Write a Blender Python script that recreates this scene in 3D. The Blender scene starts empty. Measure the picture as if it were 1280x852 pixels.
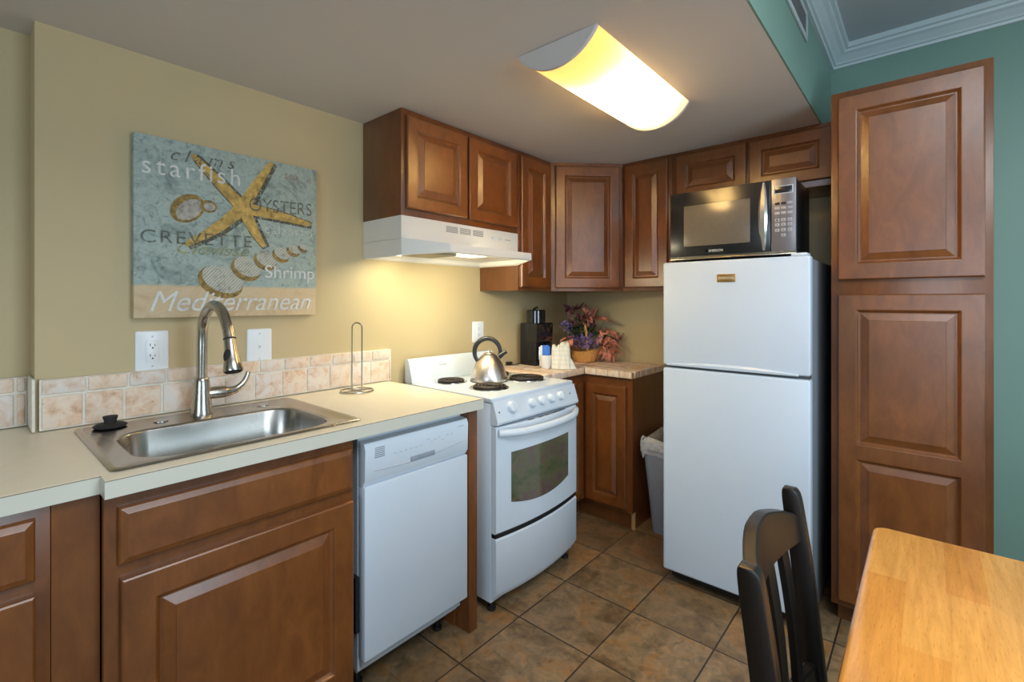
import bpy, bmesh, math, random
from mathutils import Vector, Matrix
random.seed(7)
SC = bpy.context.scene
COL = SC.collection

# ------------------------------------------------------------------ camera, world, lights, exposure
cam_d = bpy.data.cameras.new('camera'); cam = bpy.data.objects.new('camera', cam_d); COL.objects.link(cam)
cam.location = (2.0163, -2.958, 1.3223); cam.rotation_euler = (math.pi/2, 0, 0.7132)
cam_d.sensor_width = 36; cam_d.lens = 599.2265/1280*36; cam_d.shift_y = -(426-376.49)/1280
cam_d.clip_start = 0.05
SC.camera = cam
SC.view_settings.view_transform = 'Standard'; SC.view_settings.look = 'None'
SC.view_settings.gamma = 1; SC.view_settings.use_curve_mapping = False
SC.view_settings.exposure = 0.0
WORLD = bpy.data.worlds.new('world'); SC.world = WORLD; WORLD.use_nodes = True
WORLD.node_tree.nodes['Background'].inputs[0].default_value = (0.55, 0.75, 1.0, 1)
WORLD.node_tree.nodes['Background'].inputs[1].default_value = 0.6
P_WINDOW, P_FILL, P_HOOD, E_DIFF, E_TUBE = 48.0, 50.0, 3.6, 0.90, 115.0

def area(name, loc, target, sx, sy, power, color):
    l = bpy.data.lights.new(name, 'AREA'); l.shape = 'RECTANGLE'; l.size = sx; l.size_y = sy
    l.energy = power; l.color = color
    o = bpy.data.objects.new(name, l); COL.objects.link(o); o.location = loc
    o.rotation_euler = (Vector(target)-Vector(loc)).to_track_quat('-Z', 'Y').to_euler()
    return o
# daylight through the windows of the dining side (behind and to the right of the camera)
area('daylight_front', (2.9, -5.45, 1.45), (2.9, 0, 1.45), 1.7, 1.3, P_WINDOW, (0.72, 0.86, 1.0))
area('daylight_right', (4.30, -2.0, 1.5), (0, -1.4, 1.5), 1.3, 1.3, P_WINDOW*0.95, (0.68, 0.86, 1.0))

# ------------------------------------------------------------------ node helpers
def new_mat(name):
    m = bpy.data.materials.new(name); m.use_nodes = True
    nt = m.node_tree; b = nt.nodes['Principled BSDF']
    return m, nt, b
def N(nt, t, **kw):
    n = nt.nodes.new(t)
    for k, v in kw.items():
        if k in n.inputs: n.inputs[k].default_value = v
        else: setattr(n, k, v)
    return n
def L(nt, a, ao, b, bi): nt.links.new(a.outputs[ao], b.inputs[bi])
def coords(nt, scale=(1,1,1), loc=(0,0,0), rot=(0,0,0)):
    t = N(nt, 'ShaderNodeNewGeometry'); mp = N(nt, 'ShaderNodeMapping')
    mp.inputs['Scale'].default_value = scale; mp.inputs['Location'].default_value = loc; mp.inputs['Rotation'].default_value = rot
    L(nt, t, 'Position', mp, 'Vector'); return mp
def ramp(nt, stops):
    r = N(nt, 'ShaderNodeValToRGB'); e = r.color_ramp.elements
    while len(e) < len(stops): e.new(0.5)
    for i, (p, c) in enumerate(stops):
        e[i].position = p; e[i].color = (*c, 1) if len(c) == 3 else c
    return r
def noise(nt, mp, scale, detail=4, rough=0.6, dist=0.0):
    n = N(nt, 'ShaderNodeTexNoise', Scale=scale, Detail=detail, Roughness=rough, Distortion=dist)
    L(nt, mp, 'Vector', n, 'Vector'); return n
def mixc(nt, a, b, fac, blend='MIX'):
    m = N(nt, 'ShaderNodeMix', data_type='RGBA', blend_type=blend)
    for src, idx in ((fac, 0), (a, 6), (b, 7)):
        if isinstance(src, tuple) and hasattr(src[0], 'outputs'): nt.links.new(src[0].outputs[src[1]], m.inputs[idx])
        elif isinstance(src, (int, float)): m.inputs[idx].default_value = src
        else: m.inputs[idx].default_value = (*src, 1)
    return m
def bump(nt, b, src, out, strength=0.2, dist=0.002):
    bp = N(nt, 'ShaderNodeBump', Strength=strength, Distance=dist)
    nt.links.new(src.outputs[out], bp.inputs['Height']); L(nt, bp, 'Normal', b, 'Normal')

def plain(name, col, rough=0.5, metal=0.0, vary=0.06, scale=9.0, bmp=0.0, bscale=120, coat=0.0, emit=None, es=0, spec=None):
    m, nt, b = new_mat(name)
    mp = coords(nt); n = noise(nt, mp, scale)
    lo = tuple(max(0, c*(1-vary)) for c in col); hi = tuple(min(1, c*(1+vary)) for c in col)
    r = ramp(nt, [(0.3, lo), (0.7, hi)]); L(nt, n, 'Fac', r, 'Fac'); L(nt, r, 'Color', b, 'Base Color')
    b.inputs['Roughness'].default_value = rough; b.inputs['Metallic'].default_value = metal
    if coat: b.inputs['Coat Weight'].default_value = coat; b.inputs['Coat Roughness'].default_value = 0.12
    if spec is not None: b.inputs['Specular IOR Level'].default_value = spec
    if bmp:
        n2 = noise(nt, mp, bscale, 3); bump(nt, b, n2, 'Fac', bmp, 0.001)
    if emit:
        b.inputs['Emission Color'].default_value = (*emit, 1); b.inputs['Emission Strength'].default_value = es
    return m
def wood(name, dark, light, rough=0.3, stretch=(14, 14, 1.1), coat=0.25, blotch=2.5):
    m, nt, b = new_mat(name)
    g = noise(nt, coords(nt, stretch), 3.2, 6, 0.62, 0.8)
    fine = noise(nt, coords(nt, tuple(s*6 for s in stretch)), 3.0, 3, 0.6)
    bl = noise(nt, coords(nt), blotch, 3, 0.5)
    r = ramp(nt, [(0.28, dark), (0.72, light)]); L(nt, g, 'Fac', r, 'Fac')
    f2 = ramp(nt, [(0.35, (0.92,)*3), (0.6, (1,)*3)]); L(nt, fine, 'Fac', f2, 'Fac')
    b2 = ramp(nt, [(0.3, (0.80,)*3), (0.7, (1.12,)*3)]); L(nt, bl, 'Fac', b2, 'Fac')
    m1 = mixc(nt, (r, 'Color'), (f2, 'Color'), 1.0, 'MULTIPLY'); m2 = mixc(nt, (m1, 2), (b2, 'Color'), 1.0, 'MULTIPLY')
    L(nt, m2, 2, b, 'Base Color')
    b.inputs['Roughness'].default_value = rough
    b.inputs['Coat Weight'].default_value = coat; b.inputs['Coat Roughness'].default_value = 0.28
    return m
def metal(name, col, rough, brush=None):
    m, nt, b = new_mat(name)
    b.inputs['Metallic'].default_value = 1
    n = noise(nt, coords(nt, brush or (1, 1, 1)), 14, 3)
    r = ramp(nt, [(0.3, tuple(c*0.9 for c in col)), (0.7, col)]); L(nt, n, 'Fac', r, 'Fac'); L(nt, r, 'Color', b, 'Base Color')
    rr = ramp(nt, [(0.3, (rough*0.8,)*3), (0.7, (rough*1.2,)*3)]); L(nt, n, 'Fac', rr, 'Fac'); L(nt, rr, 'Color', b, 'Roughness')
    return m
M = {}
M['tan'] = plain('tan_paint', (0.52, 0.415, 0.235), 0.55, vary=0.03, scale=1.5, bmp=0.08, bscale=220)
M['green'] = plain('green_paint', (0.16, 0.265, 0.215), 0.5, vary=0.04, scale=1.5, bmp=0.08, bscale=220)
M['ceil'] = plain('ceiling_paint', (0.60, 0.575, 0.565), 0.8, vary=0.02, scale=1.2, bmp=0.1, bscale=160)
M['trimw'] = plain('trim_paint', (0.44, 0.51, 0.52), 0.35, vary=0.02)
M['wood'] = wood('stained_maple', (0.128, 0.038, 0.0075), (0.215, 0.071, 0.0145), 0.36, (5, 5, 2.0), 0.5)
M['wood_d'] = wood('stained_maple_frame', (0.112, 0.033, 0.0068), (0.186, 0.060, 0.0125), 0.36, (6, 6, 1.6), 0.5)
M['wood_raw'] = wood('raw_plywood', (0.42, 0.22, 0.08), (0.55, 0.32, 0.14), 0.6, coat=0)
M['lam'] = plain('cream_laminate', (0.82, 0.735, 0.575), 0.33, vary=0.02, scale=30)
M['lam_shade'] = plain('shaded_laminate', (0.58, 0.57, 0.49), 0.35, vary=0.02)  # same cream laminate, with the shade of the front edge put into its colour
M['seam'] = plain('brown_seam', (0.16, 0.12, 0.07), 0.6)
M['white'] = plain('white_enamel', (0.62, 0.69, 0.77), 0.22, vary=0.01, coat=0.3)
M['white_tex'] = plain('white_textured_enamel', (0.58, 0.655, 0.745), 0.32, vary=0.01, bmp=0.25, bscale=420)
M['white_pl'] = plain('white_plastic', (0.66, 0.72, 0.78), 0.35, vary=0.01)
M['bisque'] = plain('offwhite_enamel', (0.78, 0.76, 0.72), 0.28, vary=0.01)
M['gray_mark'] = plain('gray_print', (0.22, 0.24, 0.27), 0.5)
M['lgray'] = plain('light_gray_plastic', (0.45, 0.48, 0.52), 0.4)
M['dgray'] = plain('dark_gray_metal', (0.09, 0.095, 0.10), 0.45)
M['black'] = plain('black_plastic', (0.012, 0.012, 0.013), 0.3)
M['gloss'] = plain('black_gloss', (0.008, 0.009, 0.011), 0.07, vary=0.02, coat=0.6)
M['matte'] = plain('black_rubber', (0.015, 0.015, 0.015), 0.75)
M['steel'] = metal('brushed_steel', (0.50, 0.475, 0.44), 0.24, (0.3, 0.3, 0.3))
M['nickel'] = metal('brushed_nickel', (0.50, 0.46, 0.41), 0.24, (30, 30, 2))
M['chrome'] = metal('chrome', (0.75, 0.75, 0.75), 0.1)
M['kettle'] = metal('kettle_steel', (0.66, 0.60, 0.54), 0.34, (30, 30, 2))
M['gold'] = metal('gold_plaque', (0.55, 0.33, 0.12), 0.35)
M['silver'] = plain('silver_plastic', (0.19, 0.185, 0.205), 0.33, metal=0.4)
M['mgloss'] = plain('microwave_black', (0.010, 0.011, 0.013), 0.22, vary=0.02)
M['keyc'] = plain('keypad_gray', (0.36, 0.36, 0.39), 0.4)
M['coil'] = plain('burner_coil', (0.028, 0.021, 0.019), 0.55)
M['espresso'] = wood('espresso_wood', (0.004, 0.0032, 0.003), (0.009, 0.006, 0.005), 0.38, coat=0.04)
M['filter'] = plain('hood_filter', (0.30, 0.28, 0.22), 0.5, vary=0.3, scale=120)
M['trash'] = plain('gray_bin_plastic', (0.30, 0.32, 0.37), 0.42)
M['bag'] = plain('translucent_bag', (0.66, 0.66, 0.68), 0.3, vary=0.25, scale=60)
M['bag'].node_tree.nodes['Principled BSDF'].inputs['Alpha'].default_value = 0.8
M['wicker'] = plain('wicker', (0.62, 0.32, 0.10), 0.7, vary=0.35, scale=140, bmp=0.8, bscale=150)
M['coral'] = plain('coral_petals', (0.70, 0.27, 0.18), 0.6, vary=0.55, scale=18)
M['purple'] = plain('purple_flowers', (0.20, 0.14, 0.36), 0.7, vary=0.5, scale=60)
M['leaf'] = plain('dark_leaves', (0.035, 0.055, 0.022), 0.6, vary=0.5, scale=30)
M['plum'] = plain('plum_leaves', (0.16, 0.05, 0.06), 0.6, vary=0.5, scale=30)
M['paper'] = plain('paper_packet', (0.72, 0.73, 0.76), 0.6, vary=0.08, scale=60)
M['blue'] = plain('blue_packet', (0.02, 0.13, 0.55), 0.5)
M['ceramic'] = plain('white_cup', (0.72, 0.72, 0.70), 0.3)
M['bulb'] = plain('hood_lens', (0.9, 0.85, 0.7), 0.4, emit=(1.0, 0.88, 0.58), es=5.0)
M['outlet'] = plain('outlet_plastic', (0.80, 0.82, 0.85), 0.3, vary=0.01)
M['display'] = plain('display_window', (0.02, 0.02, 0.025), 0.15)
M['wtext'] = plain('white_ink', (0.68, 0.69, 0.67), 0.7, vary=0.15, scale=60)
M['dtext'] = plain('dark_ink', (0.13, 0.13, 0.10), 0.7, vary=0.5, scale=60)
M['gtext'] = plain('olive_ink', (0.36, 0.34, 0.13), 0.7, vary=0.4, scale=60)
M['otext'] = plain('orange_ink', (0.42, 0.24, 0.14), 0.7, vary=0.4, scale=60)
M['ftext'] = plain('faint_ink', (0.52, 0.57, 0.54), 0.7, vary=0.2, scale=60)
M['star'] = plain('starfish_paint', (0.50, 0.33, 0.09), 0.7, vary=0.45, scale=45)
M['star_sh'] = plain('starfish_outline_paint', (0.15, 0.12, 0.07), 0.7, vary=0.5, scale=60)
M['ochre'] = plain('ochre_paint', (0.32, 0.21, 0.06), 0.7, vary=0.4, scale=60)

def mk_glass_dark():
    m, nt, b = new_mat('oven_glass')
    n = noise(nt, coords(nt, (1, 3, 4)), 3.0, 3)
    r = ramp(nt, [(0.3, (0.055, 0.075, 0.032)), (0.5, (0.115, 0.105, 0.055)), (0.68, (0.12, 0.062, 0.075))]); L(nt, n, 'Fac', r, 'Fac')  # green and pink reflections painted into the dark glass colour
    L(nt, r, 'Color', b, 'Base Color'); b.inputs['Roughness'].default_value = 0.06; b.inputs['Coat Weight'].default_value = 0.5
    return m
M['oven'] = mk_glass_dark()
def mk_mwave():
    m, nt, b = new_mat('microwave_window')
    n = noise(nt, coords(nt), 600, 2)
    r = ramp(nt, [(0.35, (0.085, 0.075, 0.062)), (0.65, (0.13, 0.115, 0.095))]); L(nt, n, 'Fac', r, 'Fac')
    L(nt, r, 'Color', b, 'Base Color'); b.inputs['Roughness'].default_value = 0.2
    return m
M['mwin'] = mk_mwave()
def mk_floor():
    m, nt, b = new_mat('slate_look_tile')
    T = 0.3404; loc = (-0.7244/T, 1.7582/T, 0)
    mp = coords(nt, (1/T, 1/T, 1), loc)
    fl = N(nt, 'ShaderNodeVectorMath', operation='FLOOR'); L(nt, mp, 'Vector', fl, 0)
    wn = N(nt, 'ShaderNodeTexWhiteNoise', noise_dimensions='3D'); L(nt, fl, 'Vector', wn, 'Vector')
    sc = N(nt, 'ShaderNodeVectorMath', operation='SCALE'); L(nt, wn, 'Color', sc, 0); sc.inputs['Scale'].default_value = 9.0
    ad = N(nt, 'ShaderNodeVectorMath', operation='ADD'); L(nt, mp, 'Vector', ad, 0); L(nt, sc, 'Vector', ad, 1)
    n1 = N(nt, 'ShaderNodeTexNoise', Scale=1.8, Detail=6, Roughness=0.65, Distortion=0.7); L(nt, ad, 'Vector', n1, 'Vector')
    n2 = N(nt, 'ShaderNodeTexNoise', Scale=5.5, Detail=8, Roughness=0.7, Distortion=1.2); L(nt, ad, 'Vector', n2, 'Vector')
    r1 = ramp(nt, [(0.28, (0.090, 0.053, 0.024)), (0.42, (0.160, 0.103, 0.050)), (0.52, (0.215, 0.150, 0.082)), (0.60, (0.235, 0.120, 0.040)), (0.68, (0.19, 0.130, 0.068)), (0.8, (0.15, 0.110, 0.064))])
    L(nt, n1, 'Fac', r1, 'Fac')
    r2 = ramp(nt, [(0.32, (0.60,)*3), (0.5, (1.0,)*3), (0.68, (1.35, 1.27, 1.15))]); L(nt, n2, 'Fac', r2, 'Fac')
    mm = mixc(nt, (r1, 'Color'), (r2, 'Color'), 1.0, 'MULTIPLY')
    tv = ramp(nt, [(0.0, (0.82,)*3), (1.0, (1.18,)*3)]); L(nt, wn, 'Value', tv, 'Fac')
    mm2 = mixc(nt, (mm, 2), (tv, 'Color'), 1.0, 'MULTIPLY')
    br = N(nt, 'ShaderNodeTexBrick', offset=0.0, squash=1.0)
    br.inputs['Scale'].default_value = 1; br.inputs['Brick Width'].default_value = 1; br.inputs['Row Height'].default_value = 1
    br.inputs['Mortar Size'].default_value = 0.010; br.inputs['Mortar Smooth'].default_value = 0.25
    L(nt, mp, 'Vector', br, 'Vector')
    fin = mixc(nt, (mm2, 2), (0.030, 0.020, 0.014), (br, 'Fac')); L(nt, fin, 2, b, 'Base Color')
    rr = ramp(nt, [(0.3, (0.30,)*3), (0.7, (0.48,)*3)]); L(nt, n2, 'Fac', rr, 'Fac'); L(nt, rr, 'Color', b, 'Roughness')
    inv = N(nt, 'ShaderNodeMath', operation='MULTIPLY_ADD'); L(nt, br, 'Fac', inv, 0); inv.inputs[1].default_value = -2.0
    L(nt, n2, 'Fac', inv, 2); bump(nt, b, inv, 'Value', 0.35, 0.004)
    return m
M['floor'] = mk_floor()
def mk_trav(name, tint=(1, 1, 1)):
    m, nt, b = new_mat(name)
    g = N(nt, 'ShaderNodeNewGeometry')
    mp = coords(nt); n = noise(nt, mp, 22, 6, 0.65, 0.5); n2 = noise(nt, mp, 70, 4, 0.7)
    c = lambda *v: tuple(a*t for a, t in zip(v, tint))
    r = ramp(nt, [(0.30, c(0.50, 0.32, 0.21)), (0.42, c(0.66, 0.50, 0.38)), (0.54, c(0.72, 0.62, 0.53)), (0.72, c(0.70, 0.65, 0.61))]); L(nt, n, 'Fac', r, 'Fac')
    isl = ramp(nt, [(0.0, (1.06, 0.97, 0.88)), (0.5, (1, 1, 1)), (1.0, (1.02, 1.05, 1.12))]); L(nt, g, 'Random Per Island', isl, 'Fac')
    pit = ramp(nt, [(0.27, (0.35, 0.24, 0.15)), (0.34, (1, 1, 1))]); L(nt, n2, 'Fac', pit, 'Fac')
    a = mixc(nt, (r, 'Color'), (isl, 'Color'), 1.0, 'MULTIPLY'); q = mixc(nt, (a, 2), (pit, 'Color'), 1.0, 'MULTIPLY')
    L(nt, q, 2, b, 'Base Color'); b.inputs['Roughness'].default_value = 0.55
    bump(nt, b, n2, 'Fac', 0.25, 0.002)
    return m
M['trav'] = mk_trav('travertine'); M['trav_c'] = mk_trav('travertine_counter', (1.12, 1.06, 0.98))
M['grout'] = plain('light_grout', (0.74, 0.69, 0.60), 0.8, vary=0.08, scale=50)
M['grout_d'] = plain('tan_grout', (0.40, 0.30, 0.20), 0.8, vary=0.1, scale=50)
def mk_table():
    m, nt, b = new_mat('butcher_block')
    mp = coords(nt, (1, 1, 1), (0, 0, 0), (0, 0, math.pi/2))
    br = N(nt, 'ShaderNodeTexBrick', offset=0.43, squash=1.0)
    br.inputs['Scale'].default_value = 1; br.inputs['Brick Width'].default_value = 0.42; br.inputs['Row Height'].default_value = 0.062
    br.inputs['Mortar Size'].default_value = 0.0; br.inputs['Bias'].default_value = 0.0
    br.inputs['Color1'].default_value = (0.78, 0.33, 0.06, 1); br.inputs['Color2'].default_value = (0.90, 0.46, 0.11, 1)
    L(nt, mp, 'Vector', br, 'Vector')
    g = noise(nt, coords(nt, (30, 2.2, 30)), 2.5, 6, 0.6, 0.6); r = ramp(nt, [(0.3, (0.82, 0.76, 0.68)), (0.68, (1.08, 1.06, 1.04))]); L(nt, g, 'Fac', r, 'Fac')
    f = noise(nt, coords(nt, (420, 40, 420)), 1.0, 2); fr = ramp(nt, [(0.30, (0.86, 0.78, 0.68)), (0.42, (1, 1, 1))]); L(nt, f, 'Fac', fr, 'Fac')
    a = mixc(nt, (br, 'Color'), (r, 'Color'), 1.0, 'MULTIPLY'); q = mixc(nt, (a, 2), (fr, 'Color'), 1.0, 'MULTIPLY')
    L(nt, q, 2, b, 'Base Color'); b.inputs['Roughness'].default_value = 0.27; b.inputs['Coat Weight'].default_value = 0.3
    b.inputs['Coat Roughness'].default_value = 0.15
    return m
M['table'] = mk_table()
def mk_canvas():
    m, nt, b = new_mat('painted_canvas')
    mp = coords(nt); n1 = noise(nt, mp, 9, 7, 0.7, 0.8); n2 = noise(nt, mp, 30, 5, 0.7, 1.5)
    blue = ramp(nt, [(0.30, (0.14, 0.18, 0.17)), (0.40, (0.25, 0.315, 0.30)), (0.50, (0.37, 0.445, 0.415)), (0.60, (0.29, 0.37, 0.36)), (0.70, (0.45, 0.48, 0.40))]); L(nt, n1, 'Fac', blue, 'Fac')
    sand = ramp(nt, [(0.3, (0.52, 0.36, 0.20)), (0.5, (0.62, 0.49, 0.32)), (0.72, (0.60, 0.44, 0.24))]); L(nt, n1, 'Fac', sand, 'Fac')
    scr = ramp(nt, [(0.34, (0.50, 0.53, 0.53)), (0.47, (1, 1, 1)), (0.62, (1.12, 1.1, 1.05))]); L(nt, n2, 'Fac', scr, 'Fac')
    bl2 = mixc(nt, (blue, 'Color'), (scr, 'Color'), 0.8, 'MULTIPLY')
    g = N(nt, 'ShaderNodeNewGeometry'); sp = N(nt, 'ShaderNodeSeparateXYZ'); L(nt, g, 'Position', sp, 'Vector')
    ma = N(nt, 'ShaderNodeMath', operation='MULTIPLY_ADD'); L(nt, n2, 'Fac', ma, 0); ma.inputs[1].default_value = 0.016; L(nt, sp, 'Z', ma, 2)
    gt = N(nt, 'ShaderNodeMapRange'); gt.inputs['From Min'].default_value = 1.381; gt.inputs['From Max'].default_value = 1.390; L(nt, ma, 'Value', gt, 'Value')
    f = mixc(nt, (sand, 'Color'), (bl2, 2), (gt, 'Result')); L(nt, f, 2, b, 'Base Color'); b.inputs['Roughness'].default_value = 0.75
    return m
M['canvas'] = mk_canvas()
def worn(mat, lo, hi, scale=55, amin=0.25):
    nt = M[mat].node_tree; b = nt.nodes['Principled BSDF']
    n = noise(nt, coords(nt), scale, 5, 0.7, 0.6); r = ramp(nt, [(lo, (amin,)*3), (hi, (0.95,)*3)]); L(nt, n, 'Fac', r, 'Fac'); L(nt, r, 'Color', b, 'Alpha')
for k, lo, hi, am in (('wtext', 0.22, 0.40, 0.55), ('dtext', 0.34, 0.62, 0.15), ('gtext', 0.34, 0.62, 0.15), ('ftext', 0.28, 0.5, 0.35), ('otext', 0.36, 0.62, 0.1), ('star', 0.22, 0.42, 0.35), ('star_sh', 0.38, 0.66, 0.05), ('ochre', 0.30, 0.55, 0.3)): worn(k, lo, hi, 70, am)
def mk_shell():
    m, nt, b = new_mat('shell_paint')
    mp = coords(nt, (1, 1, 1), (0, 0, 0), (0.75, 0, 0))
    w = N(nt, 'ShaderNodeTexWave', Scale=38.0, Distortion=3.5, Detail=3); w.bands_direction = 'Y'; L(nt, mp, 'Vector', w, 'Vector')
    r = ramp(nt, [(0.0, (0.36, 0.32, 0.21)), (0.35, (0.46, 0.45, 0.36)), (0.9, (0.52, 0.56, 0.54))]); L(nt, w, 'Fac', r, 'Fac')
    L(nt, r, 'Color', b, 'Base Color'); b.inputs['Roughness'].default_value = 0.7
    return m
M['shell'] = mk_shell(); worn('shell', 0.28, 0.5, 40, 0.4)
M['snail'] = plain('snail_paint', (0.42, 0.39, 0.34), 0.7, vary=0.35, scale=40); worn('snail', 0.28, 0.5, 40, 0.4)

def mk_plaid():
    m, nt, b = new_mat('plaid_towel')
    mp = coords(nt, (1, 1, 1), (0, 0, 0), (0.2, 0.1, 0.3))
    sp = N(nt, 'ShaderNodeSeparateXYZ'); L(nt, mp, 'Vector', sp, 'Vector')
    out = (0.74, 0.71, 0.62)
    prev = None
    for ax, col in (('X', (0.55, 0.50, 0.36)), ('Z', (0.42, 0.48, 0.46)), ('Y', (0.58, 0.53, 0.42))):
        s = N(nt, 'ShaderNodeMath', operation='MULTIPLY'); L(nt, sp, ax, s, 0); s.inputs[1].default_value = 38
        fr = N(nt, 'ShaderNodeMath', operation='FRACT'); L(nt, s, 'Value', fr, 0)
        lt = N(nt, 'ShaderNodeMath', operation='LESS_THAN'); L(nt, fr, 'Value', lt, 0); lt.inputs[1].default_value = 0.2
        h = N(nt, 'ShaderNodeMath', operation='MULTIPLY'); L(nt, lt, 'Value', h, 0); h.inputs[1].default_value = 0.4
        prev = mixc(nt, (prev, 2) if prev else out, col, (h, 'Value'))
    L(nt, prev, 2, b, 'Base Color'); b.inputs['Roughness'].default_value = 0.9
    return m
M['plaid'] = mk_plaid()
def mk_diffuser():
    m, nt, b = new_mat('glowing_diffuser')
    nt.nodes.remove(b)
    out = [n for n in nt.nodes if n.type == 'OUTPUT_MATERIAL'][0]
    n = noise(nt, coords(nt), 3, 2); r = ramp(nt, [(0.3, (1.0, 0.42, 0.085)), (0.7, (1.0, 0.46, 0.10))]); L(nt, n, 'Fac', r, 'Fac')
    em = N(nt, 'ShaderNodeEmission', Strength=E_DIFF); L(nt, r, 'Color', em, 'Color')
    tr = N(nt, 'ShaderNodeBsdfTranslucent'); tr.inputs['Color'].default_value = (0.82, 0.60, 0.30, 1)
    ad = N(nt, 'ShaderNodeAddShader'); L(nt, em, 0, ad, 0); L(nt, tr, 0, ad, 1); L(nt, ad, 0, out, 'Surface')
    return m
M['diff'] = mk_diffuser()
M['tube'] = plain('lamp_tube', (1, 1, 1), 0.5, emit=(1.0, 0.86, 0.6), es=E_TUBE)
M['glassp'] = plain('window_glass', (0.8, 0.85, 0.9), 0.02)
M['glassp'].node_tree.nodes['Principled BSDF'].inputs['Transmission Weight'].default_value = 1.0

# ------------------------------------------------------------------ mesh helpers.  d = distance from the back wall (y = -d)
def V(x, d, z): return Vector((x, -d, z))
class B:
    def __init__(s): s.b = bmesh.new()
    def box(s, x0, x1, d0, d1, z0, z1, bev=0.0, seg=2):
        g = bmesh.ops.create_cube(s.b, size=1.0); vs = g['verts']
        for v in vs: v.co = V((x0+x1)/2+v.co.x*(x1-x0), (d0+d1)/2-v.co.y*(d1-d0), (z0+z1)/2+v.co.z*(z1-z0))
        if bev:
            es = list({e for v in vs for e in v.link_edges})
            bmesh.ops.bevel(s.b, geom=es, offset=bev, segments=seg, profile=0.5, affect='EDGES')
        return s
    def rings(s, loops, cap0=True, cap1=True, closed=True):
        vs = [[s.b.verts.new(p) for p in lp] for lp in loops]
        n = len(vs[0])
        for a, c in zip(vs[:-1], vs[1:]):
            for i in range(n if closed else n-1):
                j = (i+1) % n; s.b.faces.new((a[i], a[j], c[j], c[i]))
        if cap0: s.b.faces.new(list(reversed(vs[0])))
        if cap1: s.b.faces.new(vs[-1])
        return s
    def lathe(s, x, d, prof, n=28, axis='Z', z=0, cap0=True, cap1=True):
        lo = []
        for r, h in prof:
            r = max(r, 1e-4); lp = []
            for i in range(n):
                a = 2*math.pi*i/n; c, q = r*math.cos(a), r*math.sin(a)
                lp.append(V(x+c, d-q, z+h) if axis == 'Z' else (V(x+h, d-c, z+q) if axis == 'X' else V(x+c, d-h, z+q)))
            lo.append(lp)
        return s.rings(lo, cap0, cap1)
    def tube(s, pts, r, n=12, cap=True, flat=None):
        pts = [Vector(p) for p in pts]; lo = []; up = Vector((0, 0, 1))
        rs = r if isinstance(r, (list, tuple)) else [r]*len(pts)
        t0 = (pts[1]-pts[0]).normalized()
        if abs(t0.dot(up)) > 0.9: up = Vector((1, 0, 0))
        prev = (up - t0*up.dot(t0)).normalized()
        for i, p in enumerate(pts):
            t = (pts[min(i+1, len(pts)-1)]-pts[max(i-1, 0)]).normalized()
            prev = (prev - t*prev.dot(t)).normalized(); q = t.cross(prev)
            lo.append([p + (prev*math.cos(2*math.pi*k/n)+q*math.sin(2*math.pi*k/n)*(flat or 1))*rs[i] for k in range(n)])
        return s.rings(lo, cap, cap)
    def prism(s, poly, ext):
        ext = Vector(ext); poly = [Vector(p) for p in poly]
        return s.rings([poly, [p+ext for p in poly]])
    def face(s, pts):
        s.b.faces.new([s.b.verts.new(p) for p in pts]); return s
    def mesh(s, me, mat):
        tmp = bmesh.new(); tmp.from_mesh(me); tmp.transform(mat); m2 = bpy.data.meshes.new('t'); tmp.to_mesh(m2); tmp.free()
        s.b.from_mesh(m2); bpy.data.meshes.remove(m2); return s
def smooth_path(pts, k=6):
    pts = [Vector(p) for p in pts]; out = []
    for i in range(len(pts)-1):
        p0, p1, p2, p3 = pts[max(i-1, 0)], pts[i], pts[i+1], pts[min(i+2, len(pts)-1)]
        for j in range(k):
            t = j/k
            out.append(0.5*((2*p1)+(p2-p0)*t+(2*p0-5*p1+4*p2-p3)*t*t+(3*p1-p0-3*p2+p3)*t**3))
    out.append(pts[-1]); return out
def tag(o, label=None, cat=None, group=None, kind=None):
    if label: o['label'] = label
    if cat: o['category'] = cat
    if group: o['group'] = group
    if kind: o['kind'] = kind
    return o
def thing(name, loc, label, cat, group=None):
    o = bpy.data.objects.new(name, None); COL.objects.link(o); o.location = loc; o.empty_display_size = 0.05
    return tag(o, label, cat, group)
WPOS = {}
def put(b, name, mat, parent=None, loc=None, smooth=True, ang=0.55):
    bm = b.b if isinstance(b, B) else b
    if 'door' in name and mat == 'wood' or name == 'drawer_front': ang = 0.12
    bmesh.ops.recalc_face_normals(bm, faces=bm.faces)
    if smooth:
        for f in bm.faces: f.smooth = True
        for e in bm.edges:
            if len(e.link_faces) == 2 and e.calc_face_angle(0) > ang: e.smooth = False
    if parent is not None: off = WPOS.get(parent.name, parent.location.copy())
    elif loc is not None: off = Vector(loc)
    else: off = Vector((0, 0, 0))
    bm.transform(Matrix.Translation(-off))
    me = bpy.data.meshes.new(name); bm.to_mesh(me); bm.free()
    me.materials.append(M[mat] if isinstance(mat, str) else mat)
    o = bpy.data.objects.new(name, me); COL.objects.link(o)
    if parent is not None: o.parent = parent; WPOS[o.name] = off
    else: o.location = off; WPOS[o.name] = off
    return o
def struct(b, name, mat): return tag(put(b, name, mat, smooth=False), kind='structure')
_fc = {}
def text_mesh(txt, shear=0.0, spacing=1.0):
    cu = bpy.data.curves.new('txt', 'FONT'); cu.body = txt; cu.shear = shear; cu.space_character = spacing
    o = bpy.data.objects.new('txt', cu); COL.objects.link(o)
    dg = bpy.context.evaluated_depsgraph_get(); me = bpy.data.meshes.new_from_object(o.evaluated_get(dg))
    bpy.data.objects.remove(o); bpy.data.curves.remove(cu); return me
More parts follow.
